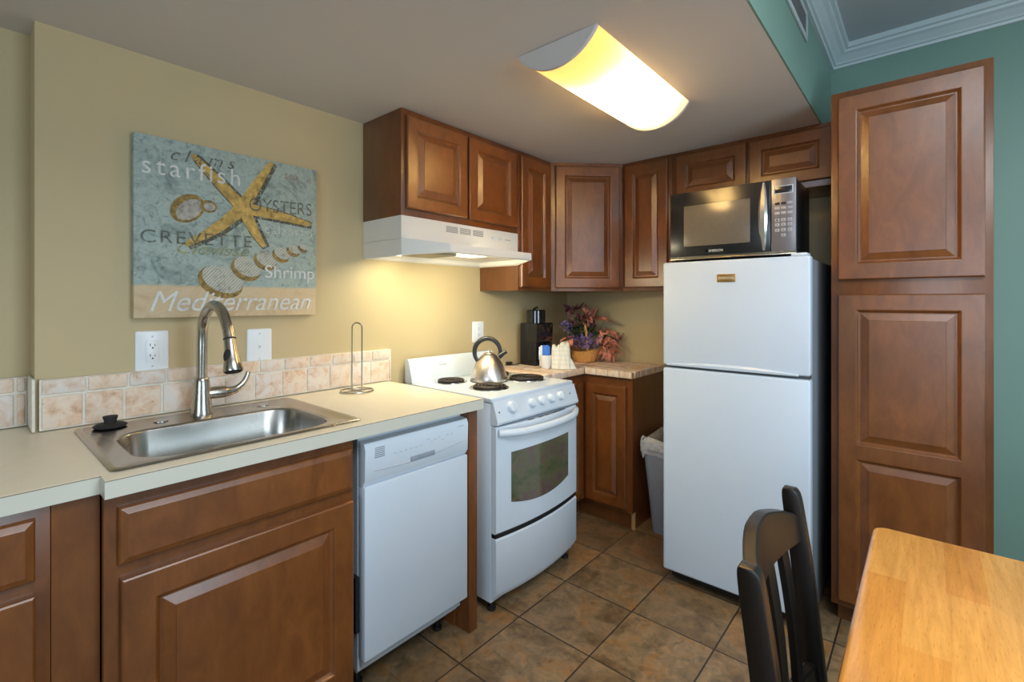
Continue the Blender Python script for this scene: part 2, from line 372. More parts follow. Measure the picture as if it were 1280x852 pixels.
def lettering(b, txt, O, U, W, H, Nn, shear=0.0, spacing=1.0, skew=0.0, up=(0, 0, 1)):
    """text fitted to W x H, lower-left corner at O, reading along U, standing up"""
    me = text_mesh(txt, shear, spacing)
    xs = [v.co.x for v in me.vertices]; ys = [v.co.y for v in me.vertices]
    x0, x1, y0, y1 = min(xs), max(xs), min(ys), max(ys)
    U = Vector(U).normalized(); Z = Vector(up).normalized(); Nn = Vector(Nn); O = Vector(O)
    for v in me.vertices:
        u = (v.co.x-x0)/(x1-x0)*W; w = (v.co.y-y0)/(y1-y0)*H + skew*u
        v.co = O + U*u + Z*w
    b.mesh(me, Matrix.Identity(4)); bpy.data.meshes.remove(me); return b

# raised-panel door / slab front.  O = lower-left back corner seen from the front, U right, Nn outward
UX, NX = Vector((0, 1, 0)), Vector((1, 0, 0))      # fronts on the left wall (facing +x)
UY, NY = Vector((1, 0, 0)), Vector((0, -1, 0))     # fronts on the back wall (facing the room)
def rect(O, U, Nn, u0, u1, v0, v1, w):
    Z = Vector((0, 0, 1)); return [O+U*u+Z*v+Nn*w for u, v in ((u0, v0), (u1, v0), (u1, v1), (u0, v1))]
def door_bm(O, U, Nn, W, H, t=0.02, rail=0.055, panels=None, slab=False):
    b = B(); O = Vector(O)
    def ring(u0, u1, v0, v1, prof, c1=True, c0=False):
        b.rings([rect(O, U, Nn, u0+i, u1-i, v0+i, v1-i, w) for i, w in prof], c0, c1)
    if slab:
        ring(0, W, 0, H, [(0, 0), (0, t-0.010), (0.003, t-0.006), (0.012, t-0.002), (0.016, t)], True, True); return b
    ring(0, W, 0, H, [(0, 0), (0, t-0.006), (0.0015, t-0.0025), (0.005, t)], False, True)
    panels = panels or [(rail, H-rail)]; e = 0.005
    def q(u0, u1, v0, v1): b.face(rect(O, U, Nn, u0, u1, v0, v1, t))
    q(e, rail, e, H-e); q(W-rail, W-e, e, H-e)
    vs = [e]+[k for p in panels for k in p]+[H-e]
    for i in range(0, len(vs), 2): q(rail, W-rail, vs[i], vs[i+1])
    for v0, v1 in panels:
        ring(rail, W-rail, v0, v1, [(0, t), (0.003, t-0.001), (0.007, t-0.007), (0.012, t-0.012), (0.016, t-0.012), (0.041, t-0.0025), (0.042, t-0.0008)])
    return b

# ------------------------------------------------------------------ setting
CZ = 2.1614; SX = 1.6414; HC = 2.60
struct(B().box(-0.4, 4.5, -0.15, 5.6, -0.12, 0.0), 'floor', 'floor')
struct(B().box(-0.15, 0.0, 0, 2.808, 0, CZ), 'wall_left', 'tan')
struct(B().box(-0.30, -0.13, 2.808, 5.6, 0, CZ), 'wall_left_recess', 'tan')
struct(B().box(-0.15, SX, -0.15, 0.0, 0, CZ), 'wall_back', 'tan')
struct(B().box(SX, 4.5, -0.15, 0.0, 0, 2.75), 'wall_back_dining', 'green')
struct(B().box(-0.30, SX-0.006, 0.0, 5.6, CZ, CZ+0.12), 'ceiling', 'ceil')
struct(B().box(SX-0.006, SX, 0.0, 5.6, CZ, HC), 'wall_soffit', 'green')
struct(B().box(SX-0.05, 4.5, 0.0, 5.6, HC, HC+0.1), 'ceiling_dining', plain('dining_ceiling_paint', (0.40, 0.44, 0.46), 0.7, vary=0.02))
# right wall with a window opening, front wall with a window opening
def wall_with_hole_x(x0, x1, d0, d1, hd0, hd1, hz0, hz1):
    return (B().box(x0, x1, d0, hd0, 0, HC).box(x0, x1, hd1, d1, 0, HC).box(x0, x1, hd0, hd1, 0, hz0).box(x0, x1, hd0, hd1, hz1, HC))
struct(wall_with_hole_x(4.38, 4.5, 0.0, 5.6, 1.3, 2.7, 0.8, 2.2), 'wall_right', 'green')
fw = B().box(-0.4, 1.95, 5.6, 5.72, 0, HC).box(3.85, 4.5, 5.6, 5.72, 0, HC).box(1.95, 3.85, 5.6, 5.72, 0, 0.75).box(1.95, 3.85, 5.6, 5.72, 2.15, HC)
struct(fw, 'wall_front', 'green')
struct(B().box(4.40, 4.44, 1.3, 1.35, 0.8, 2.2).box(4.40, 4.44, 2.65, 2.7, 0.8, 2.2).box(4.40, 4.44, 1.35, 2.65, 0.8, 0.85).box(4.40, 4.44, 1.35, 2.65, 2.15, 2.2).box(4.41, 4.43, 1.98, 2.02, 0.85, 2.15), 'window_1', 'trimw')
struct(B().box(1.95, 2.0, 5.63, 5.67, 0.75, 2.15).box(3.8, 3.85, 5.63, 5.67, 0.75, 2.15).box(2.0, 3.8, 5.63, 5.67, 0.75, 0.8).box(2.0, 3.8, 5.63, 5.67, 2.1, 2.15).box(2.88, 2.92, 5.64, 5.66, 0.8, 2.1), 'window_2', 'trimw')
# crown moulding on the soffit face and the dining part of the back wall, mitred in the corner
CP = [(0.0, 2.512), (0.014, 2.512), (0.017, 2.523), (0.026, 2.526), (0.030, 2.534), (0.052, 2.556), (0.066, 2.564), (0.070, 2.574), (0.082, 2.578), (0.085, 2.600), (0.0, 2.600)]
struct(B().rings([[V(SX+o, 0+o, z) for o, z in CP], [V(SX+o, 5.6, z) for o, z in CP]]), 'trim_1', 'trimw')
struct(B().rings([[V(SX+o, 0+o, z) for o, z in CP], [V(4.38, 0+o, z) for o, z in CP]]), 'trim_2', 'trimw')
# fill panel added on the dining ceiling for the pantry sheen, out of view
lamp = thing('added_fill_panel', V(2.65, 2.45, HC), 'added white fill light panel on the dining ceiling, out of view', 'added light panel')
put(B().box(1.95, 3.35, 1.75, 3.15, HC-0.05, HC-0.0005, 0.004), 'fill_panel_housing', 'trimw', lamp)
put(B().box(1.98, 3.32, 1.78, 3.12, HC-0.054, HC-0.0505), 'fill_panel_face', 'ceramic', lamp)
area('fill_panel_light', (2.65, -2.45, HC-0.06), (2.65, -2.45, 0), 1.3, 1.3, P_FILL, (0.90, 0.95, 1.0))

# backsplash along the left wall
t = thing('tile_backsplash', V(0.015, 2.2, 0.936), 'two row tumbled travertine backsplash behind the sink', 'backsplash')
b = B(); z0, z1, z2 = 0.938, 1.040, 1.090
rng = random.Random(3)
def tile_row(b, xb, dstart, dend, za, zb, jit):
    d = dstart
    while d > dend+0.012:
        w = min(0.101+jit*(rng.random()-0.5), d-dend)
        b.box(xb-0.010, xb+rng.random()*0.002, d-w+0.0035, d-0.0035, za+0.003, zb-0.0035, 0.0045); d -= w
tile_row(b, 0.030, 2.799, 1.568, z0, z1, 0.012); tile_row(b, 0.030, 2.799, 1.568, z1, z2, 0.012)
put(B().box(0.0, 0.0255, 1.566, 2.800, 0.9365, 1.088), 'grout', 'grout', t); put(b, 'tiles', 'trav', t)
t = thing('tile_backsplash', V(-0.12, 3.2, 0.936), 'travertine backsplash on the recessed wall at the far left edge', 'backsplash')
b = B(); tile_row(b, -0.098, 3.55, 2.818, z0, z1, 0.0); tile_row(b, -0.098, 3.55, 2.818, z1, z2, 0.0)
put(B().box(-0.10, 0.030, 2.8088, 2.8165, 0.9365, 1.092, 0.002), 'corner_trim', 'grout', t)
put(B().box(-0.13, -0.1025, 2.8175, 3.55, 0.9365, 1.088), 'grout', 'grout', t); put(b, 'tiles', 'trav', t)

# ------------------------------------------------------------------ wall cabinets
def back_cab(name, x0, x1, dd, z0, z1, doors, label, toe=False, tz=0.1, td=None, panels=None, wood='wood'):
    t = thing(name, V((x0+x1)/2, dd/2, z0), label, 'cabinet')
    return t
def carcass(t, x0, x1, d0, d1, z0, z1, name='carcass', mat='wood_d', bev=0.0015):
    return put(B().box(x0, x1, d0, d1, z0, z1, bev), name, mat, t)
UD = 0.2985
t = thing('wall_cabinet', V(UD/2, 1.31, 1.697), 'two door brown wooden wall cabinet above the range hood', 'cabinet')
carcass(t, 0.0015, UD, 0.9225, 1.705, 1.697, CZ-0.001)
for d1, d0 in ((1.686, 1.324), (1.312, 0.950)):
    put(door_bm(V(UD+0.0005, d1, 1.727), UX, NX, d1-d0, 0.405, rail=0.052), 'door', 'wood', t)
t = thing('wall_cabinet', V(UD/2, 0.77, 1.384), 'narrow tall wall cabinet between range hood and corner cabinet', 'cabinet')
carcass(t, 0.0015, UD, 0.6135, 0.9215, 1.384, CZ-0.001)
put(door_bm(V(UD+0.0005, 0.910, 1.403), UX, NX, 0.272, 0.728, rail=0.052), 'door', 'wood', t)
t = thing('corner_wall_cabinet', V(0.25, 0.25, 1.384), 'wide diagonal corner wall cabinet above the flower basket', 'cabinet')
b = B(); K = 0.6125
b.prism([V(0.0015, 0.0015, 1.384), V(K, 0.0015, 1.384), V(K, UD, 1.384), V(UD, K, 1.384), V(0.0015, K, 1.384)], (0, 0, CZ-0.001-1.384))
put(b, 'carcass', 'wood_d', t)
UDg, NDg = Vector((1, 1, 0)).normalized(), Vector((1, -1, 0)).normalized()
put(door_bm(V(UD, K, 1.403)+UDg*0.026+NDg*0.0006, UDg, NDg, 0.392, 0.735, rail=0.055), 'door', 'wood', t)
t = thing('wall_cabinet', V(0.766, 0.15, 1.384), 'narrow tall wall cabinet right of the corner, left of the microwave', 'cabinet')
carcass(t, 0.6135, 0.9225, 0.0015, UD, 1.384, CZ-0.001)
put(door_bm(V(0.632, UD+0.0005, 1.405), UY, NY, 0.268, 0.732, rail=0.052), 'door', 'wood', t)
t = thing('wall_cabinet', V(1.32, 0.15, 1.861), 'short two door wall cabinet above the microwave', 'cabinet')
carcass(t, 0.9235, 1.7165, 0.0015, UD, 1.866, CZ-0.001)
for x0, x1 in ((0.950, 1.316), (1.330, 1.690)):
    put(door_bm(V(x0, UD+0.0005, 1.895), UY, NY, x1-x0, 0.242, rail=0.052), 'door', 'wood', t)

# pantry
t = thing('pantry_cabinet', V(1.956, 0.3, 0), 'tall brown pantry cabinet right of the refrigerator', 'cabinet')
carcass(t, 1.7185, 2.193, 0.002, 0.603, 0.085, 2.172)
put(B().box(1.735, 2.175, 0.01, 0.545, 0.0, 0.0845), 'toe_kick', 'wood_d', t)
put(door_bm(V(1.743, 0.6035, 1.409), UY, NY, 0.428, 0.737, rail=0.06), 'upper_door', 'wood', t)
put(door_bm(V(1.743, 0.6035, 0.112), UY, NY, 0.428, 1.238, rail=0.06, panels=[(0.06, 0.585), (0.640, 1.178)]), 'lower_door', 'wood', t)

# ------------------------------------------------------------------ base cabinets
t = thing('sink_base_cabinet', V(0.32, 2.44, 0), 'brown sink base cabinet with one wide door and false drawer front', 'cabinet')
F = 0.632
b = B().box(0.02, F-0.02, 2.134, 2.150, 0.1, 0.890).box(0.02, F-0.02, 2.727, 2.744, 0.1, 0.890).box(0.02, F-0.02, 2.150, 2.727, 0.1, 0.118)
put(b, 'carcass', 'wood_d', t)
b = B().box(F-0.02, F, 2.134, 2.160, 0.1, 0.890).box(F-0.02, F, 2.704, 2.746, 0.1, 0.890).box(F-0.02, F, 2.160, 2.704, 0.855, 0.890).box(F-0.02, F, 2.160, 2.704, 0.690, 0.735).box(F-0.02, F, 2.160, 2.704, 0.1, 0.135)
put(b, 'face_frame', 'wood_d', t)
put(door_bm(V(F+0.0005, 2.722, 0.728), UX, NX, 0.581, 0.130, slab=True), 'drawer_front', 'wood', t)
put(door_bm(V(F+0.0005, 2.718, 0.118), UX, NX, 0.577, 0.578, rail=0.062), 'door', 'wood', t)
put(B().box(0.05, 0.56, 2.14, 2.74, 0, 0.0995), 'toe_kick', 'wood_d', t)
t = thing('base_cabinet', V(0.3, 3.1, 0), 'brown base cabinet with drawer at the left edge of the picture', 'cabinet')
G = 0.598
carcass(t, -0.10, G, 2.828, 3.45, 0.1, 0.890)
put(B().box(0.02, G+0.001, 2.7475, 2.8272, 0.1, 0.890), 'filler_strip', 'wood', t)
put(door_bm(V(G+0.0005, 3.40, 0.738), UX, NX, 0.548, 0.130, slab=True), 'drawer_front', 'wood', t)
put(door_bm(V(G+0.0005, 3.40, 0.118), UX, NX, 0.548, 0.592, rail=0.062), 'door', 'wood', t)
put(B().box(-0.05, 0.53, 2.76, 3.44, 0, 0.0995), 'toe_kick', 'wood_d', t)
# corner base cabinet
t = thing('corner_base_cabinet', V(0.35, 0.3, 0), 'brown corner base cabinet under the tiled counter', 'cabinet')
b = B(); poly = [(0.0015, 0.0015), (0.742, 0.0015), (0.742, 0.43), (0.412, 0.43), (0.412, 0.868), (0.0015, 0.868)]
b.prism([V(x, d, 0.105) for x, d in poly], (0, 0, 0.879-0.105)); put(b, 'carcass', 'wood_d', t)
put(door_bm(V(0.437, 0.4305, 0.122), UY, NY, 0.270, 0.704, rail=0.05), 'door', 'wood', t)
put(door_bm(V(0.4125, 0.80, 0.122), UX, NX, 0.34, 0.704, rail=0.05), 'door', 'wood', t)
b = B(); poly = [(0.01, 0.01), (0.735, 0.01), (0.735, 0.388), (0.355, 0.388), (0.355, 0.86), (0.01, 0.86)]
b.prism([V(x, d, 0.0) for x, d in poly], (0, 0, 0.1045)); put(b, 'toe_kick', 'wood_d', t)
put(B().box(0.722, 0.742, 0.389, 0.402, 0, 0.1), 'toe_block', 'wood_raw', t)['label'] = 'raw light wood block at the toe kick end'
# tiled counter
t = thing('tiled_countertop', V(0.35, 0.3, 0.88), 'corner countertop of tan tumbled tiles right of the stove', 'countertop')
b = B(); poly = [(0.0015, 0.0015), (0.750, 0.0015), (0.750, 0.450), (0.433, 0.450), (0.433, 0.868), (0.0015, 0.868)]
b.prism([V(x, d, 0.8795) for x, d in poly], (0, 0, 0.0350)); put(b, 'grout', 'grout_d', t)
b = B(); rng = random.Random(5); p = 0.1045
def tile(x0, x1, d0, d1):
    if x1-x0 > 0.015 and d1-d0 > 0.015: b.box(x0+0.0025, x1-0.0025, d0+0.0025, d1-0.0025, 0.905, 0.9175+rng.random()*0.0012, 0.003)
for i in range(8):
    for j in range(9):
        x0, x1 = 0.010+i*p, min(0.010+i*p+p, 0.728); d0, d1 = 0.004+j*p, min(0.004+j*p+p, 0.866)
        if d0 >= 0.42: x1 = min(x1, 0.412)
        elif x0 >= 0.412 or i*p > 0.3: d1 = min(d1, 0.43)
        tile(x0, x1, d0, d1)
for i in range(4):
    x0 = 0.436+i*0.078; b.box(x0+0.002, x0+0.076, 0.428, 0.455, 0.881, 0.9185, 0.004)
for i in range(6):
    d1 = 0.428-i*0.073; b.box(0.726, 0.755, max(d1-0.071, 0.003), d1-0.002, 0.881, 0.9185, 0.004)
for i in range(5):
    d0 = 0.457+i*0.082; b.box(0.411, 0.438, d0+0.002, min(d0+0.080, 0.866), 0.881, 0.9185, 0.004)
put(b, 'tiles', 'trav_c', t)

# laminate worktop with the sink cutout
t = thing('laminate_worktop', V(0.33, 2.4, 0.893), 'long cream laminate worktop around the steel sink', 'countertop')
b = B(); zt, zb = 0.933, 0.893; X1, X2 = 0.672, 0.622
b.prism([V(x, d, zb) for x, d in ((-0.1285, 3.45), (X2, 3.45), (X2, 2.7495), (X1, 2.7495), (X1, 2.41), (0.600, 2.41), (0.600, 2.700), (0.105, 2.700), (0.105, 2.41), (0.0015, 2.41), (0.0015, 2.8085), (-0.1285, 2.8085))], (0, 0, zt-zb))
b.prism([V(x, d, zb) for x, d in ((X1, 2.41), (X1, 1.581), (0.0015, 1.581), (0.0015, 2.41), (0.105, 2.41), (0.105, 2.115), (0.600, 2.115), (0.600, 2.41))], (0, 0, zt-zb))
put(b, 'top_surface', 'lam', t, smooth=False)
b = B().box(X1, X1+0.0012, 1.581, 2.7495, zb, 0.9305).box(X2, X2+0.0012, 2.7495, 3.45, zb, 0.9305).box(X2+0.0012, X1+0.0012, 2.7495, 2.7505, zb, 0.9305).box(0.30, X1+0.0012, 1.580, 1.581, zb, 0.9305)
put(b, 'edge_band', 'lam_shade', t, smooth=False)
b = B().box(X1, X1+0.0009, 1.581, 2.7495, 0.9305, 0.9322).box(X2, X2+0.0009, 2.7495, 3.45, 0.9305, 0.9322)
put(b, 'edge_seam', 'seam', t, smooth=False)
# end panel beside the dishwasher
t = thing('end_panel', V(0.3, 1.60, 0), 'narrow brown end panel between dishwasher and stove', 'panel')
put(B().box(0.02, 0.640, 1.583, 1.628, 0.0, 0.8925, 0.001), 'panel', 'wood_d', t)
put(B().box(0.30, 0.56, 1.6285, 1.6355, 0.0, 0.085), 'cleat', 'wood', t)

# ------------------------------------------------------------------ sink, faucet, stopper, towel holder
def rrect(x0, x1, d0, d1, r, z, n=6):
    out = []
    for cx, cd, a0 in ((x1-r, d0+r, 0), (x0+r, d0+r, 90), (x0+r, d1-r, 180), (x1-r, d1-r, 270)):
        for i in range(n+1):
            a = math.radians(a0+90*i/n); out.append(V(cx+r*math.cos(a), cd-r*math.sin(a), z))
    return out
t = thing('kitchen_sink', V(0.35, 2.41, 0.934), 'brushed steel drop-in sink in the cream worktop', 'sink')
b = B(); S = (0.075, 0.622, 2.088, 2.732)
def inset(k, r, z, dx0=0): return rrect(S[0]+k+dx0, S[1]-k, S[2]+k, S[3]-k, r, z)
bas = lambda k, r, z: rrect(0.222+k, 0.575-k, 2.155+k, 2.668-k, r, z, 6)
b.rings([inset(0.004, 0.018, 0.9333), inset(0, 0.022, 0.9345), inset(0.004, 0.02, 0.9385), inset(0.014, 0.02, 0.9390), inset(0.024, 0.02, 0.9345),
         bas(-0.008, 0.098, 0.9345), bas(-0.002, 0.092, 0.9335), bas(0.002, 0.088, 0.927), bas(0.010, 0.082, 0.80), bas(0.018, 0.078, 0.768), bas(0.050, 0.06, 0.752), bas(0.12, 0.04, 0.750)], False, True)
put(b, 'basin', 'steel', t, ang=1.2)
put(B().lathe(0.40, 2.41, [(0.055, 0.7515), (0.05, 0.754), (0.03, 0.7525), (0.02, 0.7505)], 24), 'drain', 'chrome', t)
for dd in (2.53, 2.215): put(B().lathe(0.150, dd, [(0.020, 0.9349), (0.019, 0.9385), (0.009, 0.939)], 20), 'hole_cover', 'steel', t)
t = thing('pull_down_faucet', V(0.14, 2.41, 0.935), 'brushed nickel gooseneck pull-down faucet behind the sink', 'faucet')
put(B().lathe(0.135, 2.41, [(0.034, 0.9352), (0.034, 0.943), (0.031, 0.955), (0.026, 1.01), (0.0235, 1.045), (0.0215, 1.058), (0.0185, 1.062)], 28), 'body', 'nickel', t)
pts = smooth_path([V(0.135, 2.41, 1.055), V(0.137, 2.41, 1.14), V(0.139, 2.41, 1.21), V(0.150, 2.41, 1.250), V(0.182, 2.41, 1.286), V(0.232, 2.41, 1.307), V(0.285, 2.41, 1.306), V(0.335, 2.41, 1.284), V(0.370, 2.41, 1.248), V(0.391, 2.41, 1.208)], 6)
put(B().tube(pts, 0.0165, 18), 'spout', 'nickel', t)
h = put(B().tube([V(0.392, 2.41, 1.206), V(0.397, 2.41, 1.192), V(0.405, 2.41, 1.165), V(0.414, 2.41, 1.138), V(0.421, 2.41, 1.115), V(0.4225, 2.41, 1.110)], [0.0165, 0.0175, 0.0195, 0.0235, 0.028, 0.027], 22), 'spray_head', 'nickel', t)
put(B().tube([V(0.3912, 2.41, 1.209), V(0.3922, 2.41, 1.2055)], 0.0178, 22), 'collar', 'matte', t)
put(B().tube([V(0.4224, 2.41, 1.1095), V(0.4237, 2.41, 1.105)], [0.0255, 0.020], 22), 'nozzle', 'matte', h)
bt = B(); bt.lathe(0, 0, [(0.001, 0.0), (0.011, 0.0), (0.011, 0.002), (0.007, 0.0045), (0.0, 0.005)], 18)
bmesh.ops.scale(bt.b, vec=(1, 1.7, 1), verts=bt.b.verts)
axis = Vector((0.35, -0.55, 0.15)).normalized(); q = axis.to_track_quat('Z', 'Y').to_matrix().to_4x4()
bt.b.transform(Matrix.Translation(V(0.408, 2.41, 1.155)+axis*0.0193) @ q)
put(bt, 'spray_button', 'matte', h)
hd = put(B().tube([V(0.135, 2.392, 1.004), V(0.135, 2.368, 1.004), V(0.135, 2.340, 1.003)], [0.0195, 0.0215, 0.0205], 20), 'valve', 'nickel', t)
put(B().tube(smooth_path([V(0.135, 2.3395, 1.003), V(0.135, 2.325, 1.002), V(0.135, 2.300, 1.008), V(0.135, 2.279, 1.025), V(0.135, 2.266, 1.048), V(0.135, 2.261, 1.066)], 4), [0.0185, 0.0185, 0.018, 0.0175, 0.0165, 0.016, 0.015, 0.0145, 0.0135, 0.013, 0.012, 0.0115, 0.011, 0.0105, 0.010, 0.0098, 0.0094, 0.009, 0.0085, 0.008, 0.006], 16, flat=0.75), 'lever', 'nickel', t)
t = thing('sink_stopper', V(0.125, 2.655, 0.9352), 'black rubber sink stopper on the sink deck corner', 'stopper')
put(B().lathe(0.122, 2.652, [(0.040, 0.9395), (0.042, 0.943), (0.037, 0.947), (0.017, 0.950), (0.015, 0.952)], 28), 'flange', 'matte', t)
put(B().lathe(0.122, 2.652, [(0.015, 0.952), (0.016, 0.960), (0.0185, 0.967), (0.0185, 0.971), (0.0, 0.973)], 24), 'knob', 'matte', t)
t = thing('paper_towel_holder', V(0.155, 1.83, 0.934), 'empty wire paper towel holder on the worktop', 'paper towel holder')
c = Vector(V(0.155, 1.83, 0.938))
ring = [c+Vector((math.cos(a)*0.068, math.sin(a)*0.068, 0)) for a in [2*math.pi*i/36 for i in range(37)]]
b = B().tube(ring, 0.0032, 8); b.tube([c+Vector((-0.068, 0, 0)), c+Vector((0.068, 0, 0))], 0.003, 8).tube([c+Vector((0, -0.068, 0)), c+Vector((0, 0.068, 0))], 0.003, 8)
put(b, 'base', 'steel', t)
dv = Vector((0.707, 0.707, 0))*0.021
pts = [c-dv, c-dv+Vector((0, 0, 0.27))]+[c-dv*math.cos(a)+Vector((0, 0, 0.27+0.022*math.sin(a))) for a in [math.pi*i/10 for i in range(1, 10)]]+[c+dv+Vector((0, 0, 0.27)), c+dv]
put(B().tube(pts, 0.0032, 8), 'rod', 'steel', t)

# ------------------------------------------------------------------ wall plates and the canvas
def plate(name, dc, zc, w, h, label, cat, kind):
    t = thing(name, V(0.0, dc, zc), label, cat)
    def rr(k, r, x): return [V(x, p.x+dc, zc-p.y) for p in rrect(-w/2+k, w/2-k, -h/2+k, h/2-k, r, 0, 5)]
    put(B().rings([rr(0, 0.007, 0.0002), rr(0, 0.007, 0.003), rr(0.0015, 0.006, 0.005), rr(0.004, 0.005, 0.006)]), 'plate', 'outlet', t)
    if kind != 'blank':
        dev = put(B().box(0.006, 0.0085, dc-0.019, dc+0.019, zc-0.037, zc+0.037, 0.0015), 'receptacle', 'outlet', t)
        b = B()
        for s in (0.018, -0.018):
            b.box(0.0085, 0.0088, dc+0.0052, dc+0.0075, zc+s, zc+s+0.009).box(0.0085, 0.0088, dc-0.0075, dc-0.0055, zc+s, zc+s+0.007).lathe(dc and 0.0085, dc, [(0.0028, 0), (0.0028, 0.0004)], 10, 'X', zc+s-0.006)
        put(b, 'slot', 'black', dev)
    else:
        dev = put(B().box(0.006, 0.0075, dc-0.006, dc+0.006, zc-0.012, zc+0.012, 0.0007), 'receptacle', 'outlet', t)
        put(B().box(0.0075, 0.0078, dc-0.0035, dc+0.0035, zc-0.006, zc+0.003), 'slot', 'lgray', dev)
    for s in (h*0.36, -h*0.36): put(B().lathe(0.006, dc, [(0.003, 0), (0.003, 0.0006), (0.001, 0.001)], 10, 'X', zc+s), 'screw', 'lgray', t)
plate('wall_outlet', 2.521, 1.151, 0.094, 0.140, 'white duplex wall outlet left of the faucet', 'outlet', 'outlet')
plate('wall_plate', 2.171, 1.144, 0.094, 0.139, 'white wall plate with small jack right of the faucet', 'wall plate', 'blank')
plate('wall_outlet', 0.938, 1.142, 0.092, 0.122, 'white duplex wall outlet behind the stove', 'outlet', 'outlet')

t = thing('canvas_picture', V(0.0, 2.265, 1.265), 'blue square canvas picture of starfish and shells', 'picture')
put(B().box(0.001, 0.035, 1.953, 2.578, 1.266, 1.884, 0.002), 'canvas', 'canvas', t)
PX = 0.0353
def pt(d, z, k=0): return V(PX+k, d, z)
def blob(b, pts, k=0, depth=0.0004):
    b.prism([pt(d, z, k) for d, z in pts], (depth, 0, 0))
def limb(b, pts, ws, k):
    pts = smooth_path([Vector((0, d, z)) for d, z in pts], 5); n = len(pts); lo, hi = [], []
    for i, p in enumerate(pts):
        tt = (pts[min(i+1, n-1)]-pts[max(i-1, 0)]).normalized(); nn = Vector((0, -tt.z, tt.y)); s = i/(n-1)*(len(ws)-1); j = min(int(s), len(ws)-2); w = ws[j]+(ws[j+1]-ws[j])*(s-j)
        lo.append(p+nn*w); hi.append(p-nn*w)
    blob(b, [(q.y, q.z) for q in lo+hi[::-1]], k)
cs = (2.244, 1.681)
arms = [[cs, (2.33, 1.765), (2.411, 1.845)], [cs, (2.195, 1.775), (2.136, 1.878)], [cs, (2.11, 1.668), (1.980, 1.648)], [cs, (2.205, 1.60), (2.165, 1.538)], [cs, (2.33, 1.595), (2.432, 1.522)]]
bs, bd = B(), B()
for a in arms:
    kk = 0.00009*arms.index(a); limb(bd, [(p[0]-0.008, p[1]-0.004) for p in a], [0.030, 0.025, 0.014], kk)
    limb(bs, a, [0.024, 0.018, 0.008], 0.0009+kk)
put(bd, 'starfish_outline', 'star_sh', t, smooth=False); put(bs, 'starfish', 'star', t, smooth=False)
def ell(cd, cz, a, bb, rot, n=28): return [(cd+a*math.cos(u)*math.cos(rot)-bb*math.sin(u)*math.sin(rot), cz+a*math.cos(u)*math.sin(rot)+bb*math.sin(u)*math.cos(rot)) for u in [2*math.pi*i/n for i in range(n)]]
b1, b2 = B(), B()
blob(b1, ell(2.425, 1.652, 0.060, 0.045, -0.75), 0.0002); blob(b2, ell(2.420, 1.648, 0.048, 0.030, -0.75), 0.0008)
blob(b1, ell(2.360, 1.668, 0.027, 0.023, 0), 0.0010); blob(b2, ell(2.357, 1.667, 0.018, 0.015, 0), 0.0016)
put(b1, 'snail_shell_rim', 'ochre', t, smooth=False); put(b2, 'snail_shell', 'snail', t, smooth=False)
b1, b2 = B(), B(); rot = -0.62
for i, (cd, cz, a, w) in enumerate([(2.315, 1.400, 0.070, 0.046), (2.228, 1.452, 0.050, 0.036), (2.158, 1.487, 0.040, 0.029), (2.098, 1.513, 0.032, 0.022), (2.048, 1.533, 0.025, 0.016), (2.010, 1.547, 0.019, 0.010)]):
    blob(b1, ell(cd+0.004, cz-0.006, a*1.12, w*1.22, 0.42), 0.0002+i*0.0002); blob(b2, ell(cd-0.002, cz+0.004, a*1.02, w*1.0, 0.42), 0.0003+i*0.0002)
put(b1, 'spiral_shell_rim', 'ochre', t, smooth=False); put(b2, 'spiral_shell', 'shell', t, smooth=False)
TP = PX+0.0022
def words(items, mat):
    for txt, d0, d1, z, h, sh, sp, sk in items:
        put(lettering(B(), txt, V(TP, d0, z), UX, d0-d1, h, NX, sh, sp, sk), 'lettering', mat, t, smooth=False)
words([('starfish', 2.557, 2.255, 1.752, 0.062, 0, 1.25, 0.03), ('Mediterranean', 2.535, 1.978, 1.288, 0.070, 0.35, 1.0, 0.0), ('Shrimp', 2.163, 1.962, 1.400, 0.066, 0, 1.0, 0)], 'wtext')
words([('clams', 2.476, 2.271, 1.812, 0.044, 0.35, 1.5, 0.04), ('CREVETTE', 2.561, 2.212, 1.520, 0.044, 0, 1.15, 0.03), ('OYSTERS', 2.222, 1.974, 1.672, 0.052, 0, 1.0, 0.05)], 'dtext')
words([('Clovisse', 2.457, 2.221, 1.490, 0.040, 0.35, 1.0, 0.02)], 'gtext')
words([('calamari', 2.165, 1.972, 1.592, 0.034, 0, 1.1, 0.02)], 'ftext')
words([('sea', 2.088, 2.035, 1.822, 0.022, 0.2, 1.0, 0), ('n', 1.995, 1.978, 1.822, 0.018, 0.2, 1.0, 0)], 'otext')

# ------------------------------------------------------------------ dishwasher
t = thing('dishwasher', V(0.32, 1.87, 0.0), 'white narrow dishwasher under the cream worktop', 'dishwasher')
put(B().box(0.03, 0.600, 1.640, 2.098, 0.105, 0.872), 'body', 'white', t)
put(B().box(0.60, 0.640, 1.636, 2.096, 0.150, 0.7165, 0.004), 'door', 'white_tex', t)
cp = put(B().prism([V(0.600, 2.096, 0.7185), V(0.628, 2.096, 0.7185), V(0.640, 2.096, 0.738), V(0.643, 2.096, 0.840), V(0.636, 2.096, 0.858), V(0.600, 2.096, 0.864)], (0, 0.460, 0)), 'control_panel', 'white', t)
b = B()
for i in range(6): b.box(0.6405, 0.6432, 2.022, 2.060, 0.806+i*0.0062, 0.8088+i*0.0062)
put(b, 'vent', 'gray_mark', cp)
b = B(); x = 0.6425
for i in range(6): b.box(x, x+0.0006, 1.983-i*0.022-0.008, 1.983-i*0.022, 0.803, 0.8065)
put(b, 'button_legend', 'lgray', cp); b = B()
